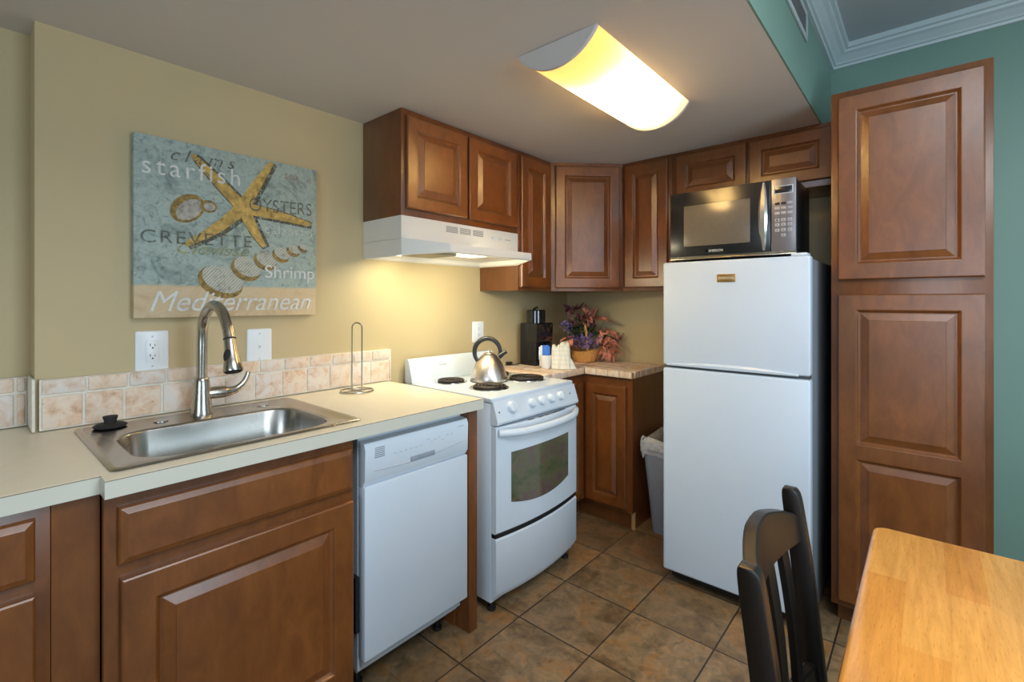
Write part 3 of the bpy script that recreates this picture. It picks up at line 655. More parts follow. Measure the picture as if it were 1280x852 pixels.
for i, dz in enumerate((0.012, 0, 0.006, 0.010, -0.002)): b.box(x, x+0.0006, 1.84-i*0.017-0.009, 1.84-i*0.017, 0.806+dz, 0.809+dz)
put(b, 'button_legend', 'lgray', cp)
b = B()
for i in range(2): b.box(x, x+0.0006, 1.745-i*0.02-0.005, 1.745-i*0.02, 0.815, 0.820)
put(b, 'start_button', 'lgray', cp)
put(B().box(x-0.0004, x+0.0006, 1.66, 1.69, 0.835, 0.839), 'nameplate', 'lgray', cp)
arc = [V(0.6405, 2.06-0.40*i/20, 0.764-0.011*math.sin(math.pi*i/20)+0.012*i/20) for i in range(21)]
put(B().tube(arc, 0.0022, 6), 'crease', 'lgray', cp)
put(B().box(0.6395, 0.6435, 1.805, 1.915, 0.757, 0.775, 0.002), 'handle_recess', plain('recess_shade_gray', (0.26, 0.30, 0.36), 0.4), cp)  # flat plate; the shade of the hand pocket is in its darker colour
put(B().box(0.30, 0.585, 1.645, 2.093, 0.0885, 0.1045).box(0.586, 0.612, 1.66, 2.090, 0.118, 0.149), 'kick_plate', 'lgray', t)
put(B().box(0.56, 0.612, 2.0985, 2.112, 0.24, 0.42), 'bracket', 'black', t)
for dd in (1.69, 2.05):
    for xx in (0.52, 0.12): put(B().lathe(xx, dd, [(0.018, 0.0), (0.018, 0.012), (0.008, 0.014), (0.008, 0.088 if xx > 0.3 else 0.104)], 14), 'foot', 'black', t)
put(B().box(0.45, 0.598, 1.645, 2.093, 0.873, 0.886), 'dark_gap_fill', 'black', t)  # black strip standing in for the shade between dishwasher and worktop

# ------------------------------------------------------------------ stove
t = thing('electric_stove', V(0.33, 1.18, 0.0), 'white freestanding electric stove beside the worktop', 'stove')
D0, D1 = 0.8735, 1.485
put(B().box(0.030, 0.622, D0, D1, 0.045, 0.888, 0.003), 'body', 'white', t)
put(B().box(0.030, 0.630, D0, D1, 0.8885, 0.914, 0.007, 3), 'cooktop', 'white', t)
b = B().prism([V(0.030, D1, 0.9142), V(0.085, D1, 0.9142), V(0.082, D1, 0.940), V(0.060, D1, 1.022), V(0.052, D1, 1.031), V(0.030, D1, 1.031)], (0, D1-D0, 0))
bg = put(b, 'backguard', 'white', t)
b = B(); lettering(b, 'HOTPOINT', V(0.0733, 1.30, 0.985), UX, 0.055, 0.007, NX); put(b, 'logo', 'gray_mark', bg)
cp = put(B().prism([V(0.6225, D1, 0.800), V(0.660, D1, 0.802), V(0.664, D1, 0.812), V(0.636, D1, 0.898), V(0.628, D1, 0.8882), V(0.6225, D1, 0.8882)], (0, D1-D0, 0)), 'control_panel', 'white', t)
slope = Vector((0.095, 0, 0.031)).normalized()
def knob(dc, z, r, name='knob'):
    xs = 0.664-(z-0.812)*0.028/0.086
    b = B(); b.lathe(0, 0, [(r*1.05, 0.0), (r, 0.004), (r*0.92, 0.017), (r*0.8, 0.020), (0, 0.0205)], 24)
    b.box(-0.004, 0.004, -r*0.85, r*0.85, 0.018, 0.026, 0.002)
    b.b.transform(Matrix.Translation(V(xs, dc, z)+slope*0.0005) @ slope.to_track_quat('Z', 'Y').to_matrix().to_4x4())
    put(b, name, 'white_pl', cp)
knob(1.382, 0.862, 0.026, 'oven_knob')
for dd in (1.245, 1.172, 1.098, 1.022): knob(dd, 0.858, 0.0205)
for dd, zz in ((1.462, 0.853), (0.935, 0.858)): put(B().lathe(0.6505, dd, [(0.0035, 0), (0.0035, 0.002)], 10, 'X', zz), 'indicator_light', 'black', cp)
def bowed(d0, d1, z0, z1, x0, xf, bow, zb=None, n=20, bev=0.006, lip=0.0):
    """slab whose front face bows out in plan; zb(s) optional lower edge"""
    b = B(); loops = []
    for i in range(n+1):
        s = i/n; dd = d1+(d0-d1)*s; f = xf+bow*(1-(2*s-1)**2); zl = z0 if zb is None else zb(s)
        e = bev
        loops.append([V(x0, dd, zl), V(f-e-lip*0.5, dd, zl), V(f, dd, zl+e+lip), V(f, dd, z1-e), V(f-e, dd, z1), V(x0, dd, z1)])
    b.rings(loops); return b
dr = put(bowed(D0+0.002, D1-0.002, 0.342, 0.792, 0.6235, 0.652, 0.030), 'oven_door', 'white', t)
# window: bowed glass with curved lower edge, and a white raised lip below it
def glass(d0, d1, z0, z1, off, sag, n=20):
    b = B(); loops = []
    for i in range(n+1):
        s = i/n; dd = d1+(d0-d1)*s; q = (dd-D0)/(D1-D0); f = 0.652+0.030*(1-(2*q-1)**2)+off
        zl = z0-sag*(1-(2*s-1)**2)
        loops.append([V(f, dd, zl), V(f+0.0012, dd, zl), V(f+0.0012, dd, z1), V(f, dd, z1)])
    b.rings(loops); return b
put(glass(0.975, 1.402, 0.462, 0.675, 0.0002, 0.030), 'window', 'oven', dr)
hb = B(); pts = []
for i in range(25):
    s = i/24; dd = D1-0.012+(D0+0.012-D1+0.012)*s; q = (dd-D0)/(D1-D0); f = 0.652+0.030*(1-(2*q-1)**2); k = min(1, 4.5*min(s, 1-s))
    pts.append(V(f+0.004+0.036*math.sin(k*math.pi/2), dd, 0.768-0.006*math.sin(math.pi*s)))
hb.tube(pts, 0.0165, 14, flat=0.8); put(hb, 'handle', 'white_pl', dr)
for dd in (1.27, 1.20, 1.15, 1.10, 1.06, 1.02):
    q = (dd-D0)/(D1-D0); f = 0.652+0.030*(1-(2*q-1)**2); put(B().box(f-0.014, f-0.004, dd-0.019, dd+0.019, 0.7922, 0.7935), 'vent_slot', 'black', dr)
put(bowed(D0+0.002, D1-0.002, 0.066, 0.322, 0.6235, 0.652, 0.030, lip=0.026), 'storage_drawer', 'white', t)
put(bowed(D0+0.004, D1-0.004, 0.3225, 0.3415, 0.6235, 0.6475, 0.030, bev=0.002), 'door_gap_shade', 'black', t)  # black strip standing in for the shade between oven door and drawer
for xx, dd in ((0.60, D1-0.03), (0.60, D0+0.03), (0.08, D1-0.03), (0.08, D0+0.03)):
    put(B().lathe(xx, dd, [(0.019, 0), (0.019, 0.014), (0.010, 0.017), (0.010, 0.0455)], 14), 'foot', 'black', t)
for xx, dd, r in ((0.185, 1.318, 0.074), (0.448, 1.312, 0.086), (0.412, 0.992, 0.098), (0.192, 0.985, 0.074)):
    pan = put(B().lathe(xx, dd, [(r+0.010, 0.9145), (r+0.009, 0.9175), (r-0.002, 0.9165), (r-0.012, 0.9150)], 36), 'drip_pan', 'chrome', t)
    sp = []
    for i in range(120):
        a = i/119*2*math.pi*3.6; rr = r-0.006-(r-0.026)*i/119; sp.append(V(xx+rr*math.cos(a), dd-rr*math.sin(a), 0.9225))
    put(B().tube(sp, 0.0052, 8), 'coil', 'coil', pan)
    put(B().lathe(xx, dd, [(r-0.003, 0.9151), (r-0.003, 0.9156)], 30), 'burner_well', 'coil', pan)

# kettle
kx, kd, kz = 0.312, 1.170, 0.9148
t = thing('tea_kettle', V(kx, kd, kz), 'steel tea kettle with black loop handle on the stove', 'kettle')
put(B().lathe(kx, kd, [(0.085, 0.0), (0.094, 0.004), (0.095, 0.012), (0.092, 0.030), (0.084, 0.056), (0.070, 0.087), (0.052, 0.114), (0.037, 0.131), (0.027, 0.138), (0.0, 0.141)], 44, z=kz), 'body', 'kettle', t, ang=1.0)
put(B().lathe(kx, kd, [(0.086, 0.0003), (0.0955, 0.0003), (0.0955, 0.0035)], 40, z=kz, cap0=False, cap1=False), 'base_ring', 'black', t)
lid = put(B().lathe(kx, kd, [(0.025, 0.1390), (0.023, 0.144), (0.010, 0.147), (0.007, 0.152), (0.010, 0.158), (0.0, 0.161)], 22, z=kz), 'lid', 'kettle', t)
R2 = Vector((0.756, 0.654, 0)); hc = V(kx, kd, kz+0.147)
pts = [hc+R2*(-0.008-0.066*math.cos(math.radians(u)))+Vector((0, 0, 0.070*math.sin(math.radians(u)))) for u in range(-62, 196, 6)]
put(B().tube(pts, [0.0085+0.004*math.sin(math.pi*i/(len(pts)-1)) for i in range(len(pts))], 12), 'handle', 'black', t)
put(B().tube([hc+R2*0.050+Vector((0, 0, -0.024)), hc+R2*0.072+Vector((0, 0, -0.008)), hc+R2*0.084+Vector((0, 0, 0.0))], [0.016, 0.012, 0.010], 14), 'spout', 'black', t)
put(B().tube([hc+R2*0.0845+Vector((0, 0, 0.0)), hc+R2*0.09+Vector((0, 0, 0.004))], [0.0125, 0.011], 14), 'spout_cap', 'black', t)

# ------------------------------------------------------------------ range hood
t = thing('range_hood', V(0.2, 1.31, 1.53), 'white under-cabinet range hood with lit lenses', 'range hood')
D0h, D1h = 0.9235, 1.704
lo, zl, zt2 = 0.485, 1.534, 1.568
b = B()
b.box(0.0015, UD, D0h, D1h, 1.596, 1.6965)
a = [V(0.0015, D1h, 1.596), V(UD, D1h, 1.596), V(UD, D0h, 1.596), V(0.0015, D0h, 1.596)]
# flared skirt with chamfered front corners
ring_t = [V(0.0015, D1h, 1.597), V(UD, D1h, 1.597), V(UD+0.004, D1h-0.001, 1.597), V(UD+0.004, D0h+0.001, 1.597), V(UD, D0h, 1.597), V(0.0015, D0h, 1.597)]
ring_m = [V(0.0015, D1h, zt2), V(UD, D1h, zt2), V(lo, 1.590, zt2), V(lo, 1.037, zt2), V(UD, D0h, zt2), V(0.0015, D0h, zt2)]
ring_b = [V(0.0015, D1h, zl-0.012), V(UD, D1h, zl-0.012), V(lo+0.002, 1.590, zl), V(lo+0.002, 1.037, zl), V(UD, D0h, zl-0.012), V(0.0015, D0h, zl-0.012)]
def insetr(r, k, z): 
    return [V(r[0].x+k, -r[0].y-k, z), V(r[1].x-k*0.4, -r[1].y-k, z), V(r[2].x-k, -r[2].y-k*0.4, z), V(r[3].x-k, -r[3].y+k*0.4, z), V(r[4].x-k*0.4, -r[4].y+k, z), V(r[5].x+k, -r[5].y+k, z)]
b.rings([ring_t, ring_m, ring_b, insetr(ring_b, 0.012, zl-0.004), insetr(ring_b, 0.014, zl+0.016)], True, True)
put(b, 'shell', 'bisque', t, smooth=False)
for d1 in (1.448, 1.360, 1.272):
    b = B()
    for i in range(5): b.box(UD, UD+0.001, d1-0.074, d1, 1.651+i*0.0062, 1.6545+i*0.0062)
    put(b, 'vent', 'gray_mark', t)
for d1 in (1.14, 1.08): put(B().box(UD, UD+0.006, d1-0.022, d1, 1.648, 1.660, 0.002), 'switch', 'white_pl', t)
put(B().box(UD, UD+0.0008, 0.985, 1.03, 1.650, 1.656), 'nameplate', 'lgray', t)
put(B().box(0.19, 0.385, 1.46, 1.625, 1.530, 1.5485), 'filter', 'filter', t)
for x0, x1, d0, d1 in ((0.10, 0.22, 1.50, 1.66), (0.29, 0.455, 1.27, 1.44)):
    put(B().box(x0, x1, d0, d1, 1.540, 1.5485, 0.003), 'light_lens', 'bulb', t)
    l = area('hood_light', ((x0+x1)/2+(0.07 if x0 < 0.2 else 0), -(d0+d1)/2, 1.529), (0.20, -1.45, 0.9) if x0 < 0.2 else (0.30, -0.85, 0.9), 0.2, 0.2, P_HOOD*(1.0 if x0 < 0.2 else 1.7), (1.0, 0.90, 0.60))

# ------------------------------------------------------------------ ceiling light
t = thing('ceiling_light', V(1.1, 1.33, CZ), 'lit half-cylinder fixture on the kitchen ceiling', 'ceiling light')
LX0, LX1, LD0, LD1, SAG = 0.955, 1.262, 0.955, 1.690, 0.082
cxl = (LX0+LX1)/2; hw = (LX1-LX0)/2; Rl = (hw*hw+SAG*SAG)/(2*SAG); a0 = math.asin(hw/Rl)
def arc_pts(dd, r_off=0.0, n=20, drop=0.0): return [V(cxl+(Rl+r_off)*math.sin(-a0+2*a0*i/n), dd, CZ-SAG+(Rl)-(Rl+r_off)*math.cos(-a0+2*a0*i/n)-drop) for i in range(n+1)]
b = B(); b.rings([arc_pts(LD0), arc_pts(LD1)], False, False, closed=False)
put(b, 'diffuser', 'diff', t)
for dd, s in ((LD1, 1), (LD0, -1)):
    lp = arc_pts(dd, 0.003); lp2 = arc_pts(dd+0.010*s, 0.003); top = [V(LX1-0.003, dd, CZ-0.0005), V(LX0+0.003, dd, CZ-0.0005)]
    bb = B(); l1 = [p for p in arc_pts(dd-0.004*s, 0.003) if p.z < CZ-0.001]; l2 = [p+Vector((0, -0.014*s, 0)) for p in l1]
    bb.rings([l1, l2]); put(bb, 'end_plate', 'ceil', t)
for xx in (1.05, 1.167):
    put(B().tube([V(xx, LD0+0.10, CZ-0.036), V(xx, LD1-0.24, CZ-0.036)], 0.011, 12), 'lamp_tube', 'tube', t)
put(B().box(LX0+0.09, LX1-0.09, LD0+0.03, LD1-0.03, CZ-0.012, CZ-0.0005), 'base_pan', 'trimw', t)

# air vent on the soffit face
t = thing('air_vent', V(SX, 0.95, 2.44), 'white air vent grille on the green soffit face', 'vent')
va, vb, vz0, vz1 = 0.690, 1.25, 2.380, 2.502
b = B().box(SX, SX+0.008, va, vb, vz0, vz0+0.022, 0.002).box(SX, SX+0.008, va, vb, vz1-0.022, vz1, 0.002).box(SX, SX+0.008, va, va+0.025, vz0+0.022, vz1-0.022).box(SX, SX+0.008, vb-0.025, vb, vz0+0.022, vz1-0.022)
put(b, 'frame', 'trimw', t)
put(B().box(SX+0.0002, SX+0.001, va+0.025, vb-0.025, vz0+0.022, vz1-0.022), 'backing', 'dgray', t)
b = B()
for i in range(6):
    z = vz0+0.028+i*0.0125; b.prism([V(SX+0.001, va+0.025, z+0.004), V(SX+0.0085, va+0.025, z), V(SX+0.0085, va+0.025, z+0.0012), V(SX+0.001, va+0.025, z+0.0052)], (0, -(vb-va-0.05), 0))
put(b, 'slats', 'lgray', t)

# ------------------------------------------------------------------ refrigerator
t = thing('refrigerator', V(1.372, 0.4, 0.0), 'white top-freezer refrigerator with microwave on top', 'refrigerator')
fx0, fx1 = 1.072, 1.672
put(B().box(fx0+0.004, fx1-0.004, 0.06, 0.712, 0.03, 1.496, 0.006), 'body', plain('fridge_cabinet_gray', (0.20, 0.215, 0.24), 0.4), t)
put(B().box(fx0, fx1, 0.718, 0.775, 1.026, 1.504, 0.009, 3), 'freezer_door', 'white_tex', t)
put(B().box(fx0, fx1, 0.718, 0.775, 0.062, 1.012, 0.009, 3), 'door', 'white_tex', t)
put(B().box(fx0+0.006, fx1-0.006, 0.712, 0.760, 1.0125, 1.0255).box(fx0+0.01, fx1-0.01, 0.7122, 0.7178, 0.07, 1.49), 'dark_gap_fill', 'dgray', t)  # seal behind the doors, plus dark fill in the split between them
b = B(); n = 24; loops = []
for i in range(n+1):
    s = i/n; x = fx0+0.02+s*(fx1-fx0-0.06); h = 0.004+0.016*math.sin(math.pi*s)**0.8
    loops.append([V(x, 0.770, 1.024), V(x, 0.779, 1.024), V(x, 0.781, 1.026+h*0.5), V(x, 0.7755, 1.026+h), V(x, 0.770, 1.026+h)])
b.rings(loops); put(b, 'handle', 'white', t)
pl = put(B().box(1.320, 1.396, 0.775, 0.7785, 1.406, 1.441, 0.001), 'badge', 'gold', t)
b = B(); lettering(b, 'EMERSON', V(1.328, 0.7787, 1.419), UY, 0.060, 0.010, NY); put(b, 'badge_text', M['lam'], pl)
put(B().box(fx1-0.07, fx1-0.012, 0.690, 0.765, 1.5045, 1.517, 0.005), 'hinge_cover', 'white_pl', t)
for xx in (fx0+0.06, fx1-0.06):
    for dd in (0.66, 0.12): put(B().lathe(xx, dd, [(0.022, 0), (0.022, 0.02), (0.012, 0.0305)], 14), 'foot', 'black', t)
put(B().box(fx0+0.02, fx1-0.02, 0.700, 0.716, 0.014, 0.058), 'kick_grille', 'black', t)

# microwave
t = thing('microwave_oven', V(1.33, 0.46, 1.504), 'black and silver microwave oven on the refrigerator', 'microwave')
mx0, mx1, mf, mz0, mz1 = 1.060, 1.602, 0.660, 1.523, 1.846
put(B().box(mx0+0.004, mx1-0.004, 0.330, mf-0.022, mz0, mz1-0.002, 0.004), 'case', 'black', t)
dr = put(B().box(mx0, 1.506, mf-0.0215, mf, mz0+0.006, mz1, 0.003), 'door', 'mgloss', t)
put(B().box(1.128, 1.424, mf, mf+0.001, 1.585, 1.780, 0.0004), 'window', 'mwin', dr)
b = B(); lettering(b, 'EMERSON', V(1.246, mf+0.0006, 1.553), UY, 0.062, 0.011, NY); b.lathe(1.238, mf, [(0.007, 0.0), (0.007, 0.0006)], 16, 'Y', 1.5585); put(b, 'logo', 'wtext', dr)
b = B(); loops = []
for i in range(19):
    s = i/18; z = mz0+0.020+s*(mz1-mz0-0.028); w = 0.005+0.013*math.sin(math.pi*s); o = 0.005+0.020*math.sin(math.pi*s)
    loops.append([V(1.480-w, mf+o-0.004, z), V(1.480-w*0.5, mf+o+0.004, z), V(1.480+w*0.5, mf+o+0.004, z), V(1.480+w, mf+o-0.004, z), V(1.480+w*0.5, mf+max(o-0.010, 0), z), V(1.480-w*0.5, mf+max(o-0.010, 0), z)])
b.rings(loops); put(b, 'handle', plain('bright_handle', (0.66, 0.63, 0.58), 0.22, metal=0.75), dr)
cp = put(B().box(1.508, mx1, mf-0.0215, mf, mz0+0.006, mz1, 0.003), 'control_panel', 'silver', t)
put(B().box(1.522, 1.588, mf, mf+0.001, 1.785, 1.812, 0.0004), 'display', 'display', cp)
put(B().box(1.518, 1.592, mf, mf+0.0006, 1.781, 1.816, 0.0002), 'display_bezel', 'lgray', cp)
for r_, zz in enumerate((1.663, 1.643, 1.620)):
    for c_ in range(3): put(B().box(1.523+c_*0.024, 1.540+c_*0.024, mf, mf+0.0018, zz, zz+0.013, 0.0006), 'keypad_button', 'keyc', cp)
put(B().box(1.547, 1.564, mf, mf+0.0018, 1.598, 1.611, 0.0006), 'keypad_button', 'keyc', cp)
for r_, zz in enumerate((1.735, 1.715, 1.694)):
    for c_ in range(3): put(B().box(1.522+c_*0.024, 1.541+c_*0.024, mf, mf+0.0015, zz, zz+0.011, 0.0006), 'keypad_button', 'black' if r_ == 0 and c_ < 2 else 'keyc', cp)
b = B()
for i, ch in enumerate(['1', '2', '3', '4', '5', '6', '7', '8', '9']):
    r_, c_ = divmod(i, 3); lettering(b, ch, V(1.529+c_*0.024, mf+0.0020, (1.663, 1.643, 1.620)[r_]+0.003), UY, 0.005, 0.007, NY)
lettering(b, '0', V(1.553, mf+0.0020, 1.601), UY, 0.005, 0.007, NY)
put(b, 'key_number', 'black', cp)
put(B().box(mx0, mx1, mf-0.012, mf+0.0015, mz0, mz0+0.0055, 0.001).box(mx0+0.002, mx1-0.002, mf, mf+0.0012, mz0+0.0062, mz0+0.014), 'trim_strip', metal('warm_steel', (0.7, 0.62, 0.5), 0.25), t)
for xx in (mx0+0.05, mx1-0.05):
    for dd in (0.37, 0.60): put(B().lathe(xx, dd, [(0.016, 1.4965), (0.016, 1.515), (0.012, 1.5235)], 12), 'foot', 'black', t)

# ------------------------------------------------------------------ small things on the tiled counter
cz0 = 0.9192
t = thing('coffee_maker', V(0.11, 0.52, cz0), 'tall black coffee maker in the counter corner', 'coffee maker')
put(B().box(0.045, 0.110, 0.432, 0.602, cz0, 1.185, 0.008), 'water_tank', 'black', t)
put(B().box(0.1105, 0.180, 0.432, 0.602, cz0, 0.945, 0.006), 'base', 'black', t)
put(B().prism([V(0.1105, 0.602, 1.065), V(0.178, 0.602, 1.068), V(0.182, 0.602, 1.178), V(0.176, 0.602, 1.185), V(0.1105, 0.602, 1.185)], (0, 0.170, 0)), 'brew_head', 'gloss', t)
put(B().box(0.1105, 0.126, 0.436, 0.598, 0.9455, 1.0645), 'back_panel', 'gloss', t)
for da, db in ((0.585, 0.602), (0.432, 0.449)): put(B().box(0.1262, 0.1755, da, db, 0.9455, 1.0640, 0.003), 'side_panel', 'black', t)
lid = put(B().lathe(0.108, 0.517, [(0.062, 1.1855), (0.062, 1.262), (0.056, 1.268), (0.0, 1.270)], 30), 'lid', 'gloss', t)
put(B().tube([V(0.085, 0.517, 1.270), V(0.105, 0.517, 1.280), V(0.122, 0.517, 1.284)], [0.006, 0.008, 0.006], 10), 'lid_knob', 'black', lid)
put(B().lathe(0.156, 0.540, [(0.018, 0.9455), (0.024, 0.952), (0.025, 1.02), (0.020, 1.035)], 20), 'travel_cup', 'steel', t)
put(B().tube(smooth_path([V(0.060, 0.6025, 0.935), V(0.055, 0.640, 0.924), V(0.035, 0.665, 0.923), V(0.012, 0.672, 0.923)], 5), 0.0035, 8).box(0.002, 0.030, 0.655, 0.690, cz0+0.0002, 0.940, 0.003), 'power_cord', 'black', t)
t = thing('packet_cup', V(0.285, 0.635, cz0), 'white cup holding sweetener packets beside the coffee maker', 'cup')
cupx, cupd = 0.275, 0.632
put(B().lathe(cupx, cupd, [(0.026, 0.0), (0.030, 0.006), (0.038, 0.075), (0.039, 0.080), (0.036, 0.080), (0.029, 0.010), (0.0, 0.008)], 28, z=cz0, cap1=False), 'bowl', 'ceramic', t)
for i, (dx, dd, hh, m, rz) in enumerate([(-0.019, 0.010, 0.128, 'paper', 0.5), (-0.011, 0.012, 0.136, 'paper', 0.35), (0.002, 0.008, 0.138, 'blue', 0.6), (0.010, 0.003, 0.130, 'blue', 0.7)]):
    b = B().box(-0.0195, 0.0195, -0.0015, 0.0015, 0.012, hh, 0.001)
    b.b.transform(Matrix.Translation(V(cupx+dx, cupd+dd-0.004, cz0)) @ Matrix.Rotation(rz+0.25, 4, 'Z') @ Matrix.Rotation(-0.05, 4, 'X'))
    o = put(b, 'sweetener_packet', m, loc=V(cupx+dx, cupd+dd-0.004, cz0))
    if m == 'blue': tag(o, 'blue sweetener packet standing in the white cup', 'packet', 'blue sweetener packets')
    else: tag(o, 'white sweetener packet standing in the white cup', 'packet', 'white sweetener packets')
# dish towel: a folded cloth standing in soft folds
def towel():
    t = thing('dish_towel', V(0.36, 0.60, cz0), 'folded cream plaid dish towel standing beside the cup', 'towel')
    U = Vector((0.756, 0.654, 0)); D = Vector((0.654, -0.756, 0)); O = V(0.352, 0.590, cz0)
    def lump(w0, w1, th, h, off, seed, slump=0.0):
        b = B(); r = random.Random(seed); n = 26; lo = []
        for k in range(11):
            s = k/10; z = 0.001+h*s; half = (w0+(w1-w0)*s**1.5)/2; tt = th*(1.0-0.35*s)
            if k > 6: q_ = math.sqrt(max(0.02, 1-((k-6)/4)**2)); half *= 0.35+0.65*q_; tt *= 0.25+0.75*q_; z = 0.001+h*(0.6+0.4*math.sin((k-6)/4*math.pi/2))
            lp = []
            for i in range(n):
                a = 2*math.pi*i/n; cx_, cy_ = math.cos(a), math.sin(a)
                rip = 1+0.13*math.sin(5*a+seed)*(1-s*0.5)+0.07*math.sin(9*a+seed*2+s*3)
                su = abs(cx_)**0.75*math.copysign(1, cx_)*half; sv = abs(cy_)**0.75*math.copysign(1, cy_)*tt
                lp.append(O+U*(off[0]+su*(1+0.05*math.sin(4*s+seed)))+D*(off[1]+sv*rip)+Vector((0, 0, z+0.010*math.sin(2*a+seed)*s)))
            lo.append(lp)
        b.rings(lo); return b
    put(lump(0.058, 0.062, 0.028, 0.135, (-0.024, -0.004), 1.0), 'fold', 'plaid', t, ang=1.5)
    put(lump(0.085, 0.060, 0.032, 0.152, (0.024, 0.008), 2.3), 'fold', 'plaid', t, ang=1.5)
    put(lump(0.070, 0.010, 0.020, 0.052, (0.062, 0.014), 4.1), 'fold', 'plaid', t, ang=1.5)
towel()
# flower basket
def flowers():
    bx, bd = 0.285, 0.215
    t = thing('flower_basket', V(bx, bd, cz0), 'wicker basket of dried coral and purple flowers', 'flower basket')
    b = B(); n = 36; lo = []
    for rr, h in ((0.050, 0.0), (0.060, 0.004), (0.078, 0.035), (0.090, 0.075), (0.094, 0.082), (0.088, 0.084), (0.074, 0.040), (0.055, 0.012)):
        lo.append([V(bx+rr*1.15*math.cos(2*math.pi*i/n)*(1+0.012*(i % 2)), bd-rr*0.9*math.sin(2*math.pi*i/n), cz0+h+0.008*math.cos(4*math.pi*i/n)*(h/0.08)) for i in range(n)])
    b.rings(lo); put(b, 'basket', 'wicker', t)
    pts = [V(bx+0.105*math.cos(a)*0.74-0.02, bd+0.105*math.cos(a)*0.55, cz0+0.085+0.20*math.sin(a)) for a in [math.pi*i/24 for i in range(25)]]
    put(B().tube(pts, 0.0085, 10), 'handle', 'wicker', t)
    r = random.Random(11)
    def leaf(b, base, dirv, ln, w, droop=0.4, cup=0.3):
        dirv = dirv.normalized(); side = dirv.cross(Vector((0, 0, 1)))
        if side.length < 0.1: side = Vector((1, 0, 0))
        side.normalize(); up = side.cross(dirv); ro = r.uniform(-1.3, 1.3); side = side*math.cos(ro)+up*math.sin(ro); up = side.cross(dirv); n = 6; A, C, E_ = [], [], []
        for i in range(n+1):
            s = i/n; p = base+dirv*ln*s-Vector((0, 0, droop*ln*s*s)); ww = w*math.sin(math.pi*(0.08+0.92*s))**0.8*(1-0.3*s)
            if i == n: ww = 0.0006
            A.append(p-side*ww+up*cup*ww); C.append(p); E_.append(p+side*ww+up*cup*ww)
        loops = [[A[i], C[i], E_[i], C[i]-up*0.001] for i in range(n+1)]
        b.rings(loops)
    r = random.Random(11)
    camdir = Vector((0.53, -0.85, 0)); right = Vector((0.756, 0.654, 0))
    top = V(bx, bd, cz0+0.09)
    def cluster(mat, name, cnt, cen, spread, ln, w, bias, droop=0.4):
        b = B()
        for _ in range(cnt):
            base = cen+Vector((r.uniform(-1, 1)*spread[0], r.uniform(-1, 1)*spread[1], r.uniform(-1, 1)*spread[2]))
            dv = Vector((r.uniform(-1, 1), r.uniform(-1, 1), r.uniform(-0.6, 0.9)))*0.8+bias
            leaf(b, base, dv, ln*r.uniform(0.6, 1.1), w*r.uniform(0.7, 1.2), droop*r.uniform(0.2, 1.3))
        for v in b.b.verts:
            v.co.x = max(v.co.x, 0.012); v.co.y = min(v.co.y, -0.012); v.co.z = max(v.co.z, cz0+0.002); 
            v.co.z = min(v.co.z, 1.378)
        put(b, name, mat, t)
    # coral leaves: hanging spray on the right, two broad petals at the top, a few on the left
    cluster('coral', 'coral_spray', 40, top+right*0.140+camdir*0.03+Vector((0, 0, 0.060)), (0.045, 0.035, 0.065), 0.075, 0.015, right*0.35+Vector((0, 0, -0.15)), 0.5)
    cluster('leaf', 'green_leaves', 22, top+right*0.115+Vector((0, 0, 0.05)), (0.05, 0.03, 0.06), 0.055, 0.012, right*0.3)
    cluster('coral', 'coral_spray', 22, top+right*0.160+camdir*0.04+Vector((0, 0, -0.02)), (0.04, 0.03, 0.025), 0.075, 0.014, right*0.2+Vector((0, 0, -0.5)), 0.4)
    cluster('plum', 'plum_sprig', 40, top+right*0.215+Vector((0, 0, 0.08)), (0.035, 0.03, 0.03), 0.022, 0.006, right*0.4, 0.2)
    cluster('coral', 'coral_spray', 18, top+right*-0.105+camdir*0.04+Vector((0, 0, 0.045)), (0.02, 0.02, 0.03), 0.075, 0.020, camdir*0.6+Vector((0, 0, -0.1)), 0.5)
    b = B()
    for k, (o, dv, ln) in enumerate([(right*-0.01+Vector((0, 0, 0.200)), right*1.0+camdir*0.3+Vector((0, 0, 0.15)), 0.13), (right*0.08+Vector((0, 0, 0.205)), right*1.0+camdir*0.3+Vector((0, 0, -0.05)), 0.14), (right*0.0+Vector((0, 0, 0.195)), camdir+right*0.5+Vector((0, 0, 0.1)), 0.11), (right*0.03+Vector((0, 0, 0.215)), right*-0.6+Vector((0, 0, 0.9)), 0.10), (right*0.06+Vector((0, 0, 0.21)), right*0.3+Vector((0, 0, 0.9)), 0.10), (right*0.07+Vector((0, 0, 0.20)), camdir+right*0.9+Vector((0, 0, 0.1)), 0.12)]):
        leaf(b, top+o, dv, ln, 0.034, 0.3, 0.35)
    for v in b.b.verts: v.co.x = max(v.co.x, 0.012); v.co.y = min(v.co.y, -0.012); v.co.z = min(v.co.z, 1.378)
    put(b, 'coral_petals', 'coral', t)
    cluster('purple', 'purple_flowers', 190, top+camdir*0.05+right*-0.005+Vector((0, 0, 0.045)), (0.085, 0.065, 0.045), 0.034, 0.0075, Vector((0, 0, 0.5))+camdir*0.4, 0.2)
    cluster('purple', 'purple_flowers', 40, top+right*-0.12+Vector((0, 0, 0.14)), (0.035, 0.03, 0.03), 0.034, 0.0085, Vector((0, 0, 0.3))+camdir*0.4, 0.2)
    cluster('leaf', 'green_leaves', 70, top+right*-0.01+Vector((0, 0, 0.12)), (0.085, 0.06, 0.06), 0.075, 0.017, Vector((0, 0, 0.5)))
    cluster('plum', 'plum_leaves', 46, top+right*-0.03+Vector((0, 0, 0.20)), (0.10, 0.06, 0.06), 0.085, 0.015, Vector((0, 0, 0.6)), 0.2)
    b = B()
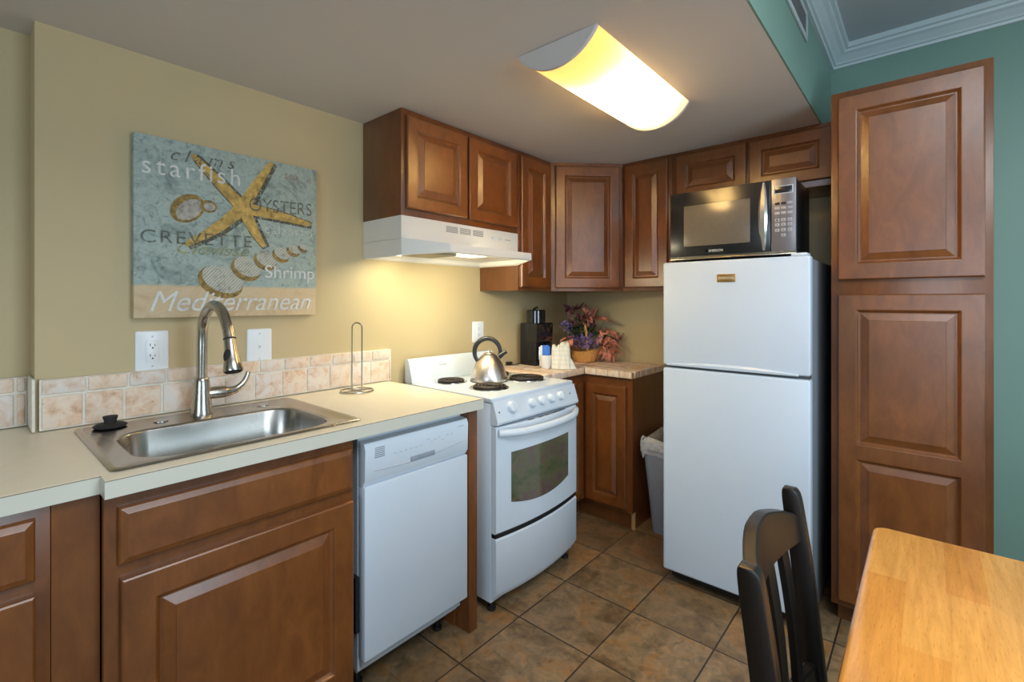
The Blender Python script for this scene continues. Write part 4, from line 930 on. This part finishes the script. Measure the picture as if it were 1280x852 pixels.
    for k in range(9):
        a = r.uniform(-0.9, 0.9); p0 = top+right*a*0.05; p1 = top+right*a*0.16+Vector((0, 0, r.uniform(0.12, 0.27)))
        q1 = Vector((max(p1.x, 0.012), min(p1.y, -0.012), min(p1.z, 1.375)))
        b.tube([p0, (p0+q1)/2+camdir*0.02, q1], 0.0018, 6)
    put(b, 'stems', 'leaf', t)
flowers()

# trash can between cabinet and refrigerator
t = thing('trash_can', V(0.905, 0.26, 0.0), 'gray plastic trash can with white liner beside the refrigerator', 'trash can')
def tc(x0, x1, d0, d1, r, z): return rrect(x0, x1, d0, d1, r, z, 5)
b = B(); b.rings([tc(0.822, 1.010, 0.120, 0.352, 0.035, 0.0), tc(0.818, 1.014, 0.116, 0.356, 0.035, 0.006), tc(0.782, 1.050, 0.080, 0.412, 0.045, 0.500), tc(0.776, 1.056, 0.074, 0.418, 0.045, 0.503), tc(0.776, 1.056, 0.074, 0.418, 0.045, 0.520), tc(0.790, 1.042, 0.088, 0.404, 0.04, 0.519), tc(0.822, 1.010, 0.120, 0.356, 0.03, 0.02)])
put(b, 'bin', 'trash', t)
b = B(); rng = random.Random(2); base = rrect(0.773, 1.059, 0.071, 0.421, 0.045, 0, 14)
def crumple(k, z, a): 
    out = []
    for i, p in enumerate(base):
        c = Vector((0.916, -0.246, 0)); v = (p-c); f = 1-k/ v.length
        out.append(Vector((c.x+v.x*f*(1+a*rng.uniform(-1, 0.3)), c.y+v.y*f*(1+a*rng.uniform(-1, 0.3)), z+rng.uniform(-1, 1)*a*0.35)))
    return out
b.rings([crumple(-0.002, 0.452, 0.07), crumple(-0.005, 0.474, 0.045), crumple(-0.007, 0.496, 0.045), crumple(-0.006, 0.516, 0.045), crumple(-0.002, 0.533, 0.05), crumple(0.014, 0.541, 0.05), crumple(0.028, 0.520, 0.05), crumple(0.034, 0.47, 0.06)], False, False)
put(b, 'liner', 'bag', t, ang=0.9)

# ------------------------------------------------------------------ table and chair
t = thing('dining_table', V(2.33, 2.0, 0.0), 'honey coloured butcher block dining table at the lower right', 'table')
tx0, tx1, td0, td1 = 1.912, 2.72, 1.402, 2.60
b = B(); b.rings([rrect(tx0+0.008, tx1-0.008, td0+0.008, td1-0.008, 0.022, 0.717), rrect(tx0, tx1, td0, td1, 0.028, 0.725), rrect(tx0, tx1, td0, td1, 0.028, 0.736), rrect(tx0+0.003, tx1-0.003, td0+0.003, td1-0.003, 0.026, 0.742), rrect(tx0+0.009, tx1-0.009, td0+0.009, td1-0.009, 0.022, 0.745)])
put(b, 'tabletop', 'table', t, ang=0.9)
b = B(); i0 = 0.09
b.box(tx0+i0, tx1-i0, td0+i0, td0+i0+0.02, 0.63, 0.7165).box(tx0+i0, tx1-i0, td1-i0-0.02, td1-i0, 0.63, 0.7165).box(tx0+i0, tx0+i0+0.02, td0+i0+0.02, td1-i0-0.02, 0.63, 0.7165).box(tx1-i0-0.02, tx1-i0, td0+i0+0.02, td1-i0-0.02, 0.63, 0.7165)
put(b, 'apron', 'espresso', t)
for x in (tx0+0.085, tx1-0.145):
    for dd in (td0+0.085, td1-0.145):
        b = B(); b.rings([[V(x+k, dd+k, 0), V(x+0.06-k, dd+k, 0), V(x+0.06-k, dd+0.06-k, 0), V(x+k, dd+0.06-k, 0)] for k in (0.012,)]+[[V(x+k, dd+k, z), V(x+0.06-k, dd+k, z), V(x+0.06-k, dd+0.06-k, z), V(x+k, dd+0.06-k, z)] for k, z in ((0.0, 0.55), (0.0, 0.7165))])
        put(b, 'leg', 'espresso', t)
def chair():
    t = thing('dining_chair', V(2.02, 1.985, 0.0), 'black wooden slat-back dining chair pushed up to the table', 'chair')
    dn, df = 2.176, 1.790
    def skew(d): return 0.018*(d-df)/(dn-df)
    def post(d0):
        b = B(); loops = []
        prof = [(1.79, 0.0, 0.030), (1.834, 0.30, 0.036), (1.848, 0.46, 0.040), (1.839, 0.56, 0.040), (1.818, 0.76, 0.039), (1.803, 0.87, 0.037), (1.797, 0.912, 0.033), (1.794, 0.924, 0.022)]
        for p in smooth_path([Vector((x, w, z)) for x, z, w in prof], 5):
            x, w, z = p; x += skew(d0); loops.append([V(x-w/2, d0-0.013, z), V(x+w/2, d0-0.013, z), V(x+w/2, d0+0.013, z), V(x-w/2, d0+0.013, z)])
        b.rings(loops); bmesh.ops.recalc_face_normals(b.b, faces=b.b.faces)
        es = [e for e in b.b.edges if len(e.link_faces) == 2 and e.calc_face_angle(0) > 1.2]
        bmesh.ops.bevel(b.b, geom=es, offset=0.0035, segments=2, profile=0.5, affect='EDGES')
        put(b, 'rear_leg', 'espresso', t)
    post(dn); post(df)
    def xb(z, d): return 1.848-(z-0.46)*0.117+skew(d)
    def rail(z0, z1, bow, arch, th, name):
        b = B(); n = 20; loops = []
        for i in range(n+1):
            s = i/n; dd = dn-0.0135+(df+0.0135-dn+0.0135)*s; k = math.sin(math.pi*s); zz = z1+arch*min(1.0, 2.6*min(s, 1-s))**0.7
            xa, xc = xb(z0, dd)-bow*k, xb(zz, dd)-bow*k
            loops.append([V(xa-th/2, dd, z0), V(xa+th/2, dd, z0), V(xc+th/2, dd, zz-0.003), V(xc+th/2-0.003, dd, zz), V(xc-th/2+0.003, dd, zz), V(xc-th/2, dd, zz-0.003)])
        b.rings(loops); return put(b, name, 'espresso', t)
    rail(0.822, 0.872, 0.030, 0.044, 0.024, 'top_rail'); rail(0.535, 0.575, 0.030, 0.0, 0.022, 'lower_rail')
    for i in range(4):
        s = (i+0.5)/4*0.84+0.08; k = math.sin(math.pi*s); dd = dn+(df-dn)*s; w = 0.023
        b = B(); loops = []
        for j in range(9):
            z = 0.5755+(0.8215-0.5755)*j/8; x = xb(z, dd)-0.030*k+0.004*math.sin(math.pi*j/8)
            loops.append([V(x-0.006, dd-w, z), V(x+0.006, dd-w, z), V(x+0.006, dd+w, z), V(x-0.006, dd+w, z)])
        b.rings(loops); put(b, 'slat', 'espresso', t)
    b = B(); b.rings([rrect(1.884, 2.27, 1.782, 2.184, 0.03, 0.440), rrect(1.880, 2.274, 1.778, 2.188, 0.035, 0.448), rrect(1.880, 2.274, 1.778, 2.188, 0.035, 0.462), rrect(1.890, 2.264, 1.788, 2.178, 0.03, 0.468), rrect(1.95, 2.20, 1.86, 2.11, 0.05, 0.463)])
    put(b, 'seat', 'espresso', t)
    for dd in (1.808, 2.158):
        b = B(); b.rings([[V(x0, dd-w, z), V(x0+2*w, dd-w, z), V(x0+2*w, dd+w, z), V(x0, dd+w, z)] for x0, w, z in ((2.225, 0.012, 0), (2.220, 0.017, 0.30), (2.218, 0.019, 0.4395))]); put(b, 'front_leg', 'espresso', t)
    for bx in ((1.872, 2.215, 1.800, 1.816), (1.872, 2.215, 2.150, 2.166), (2.232, 2.248, 1.830, 2.136)): put(B().box(*bx, 0.385, 0.4395), 'seat_apron', 'espresso', t)
    for bx in ((1.848, 2.215, 1.802, 1.814), (1.862, 2.215, 2.152, 2.164)): put(B().box(*bx, 0.20, 0.225), 'stretcher', 'espresso', t)
chair()
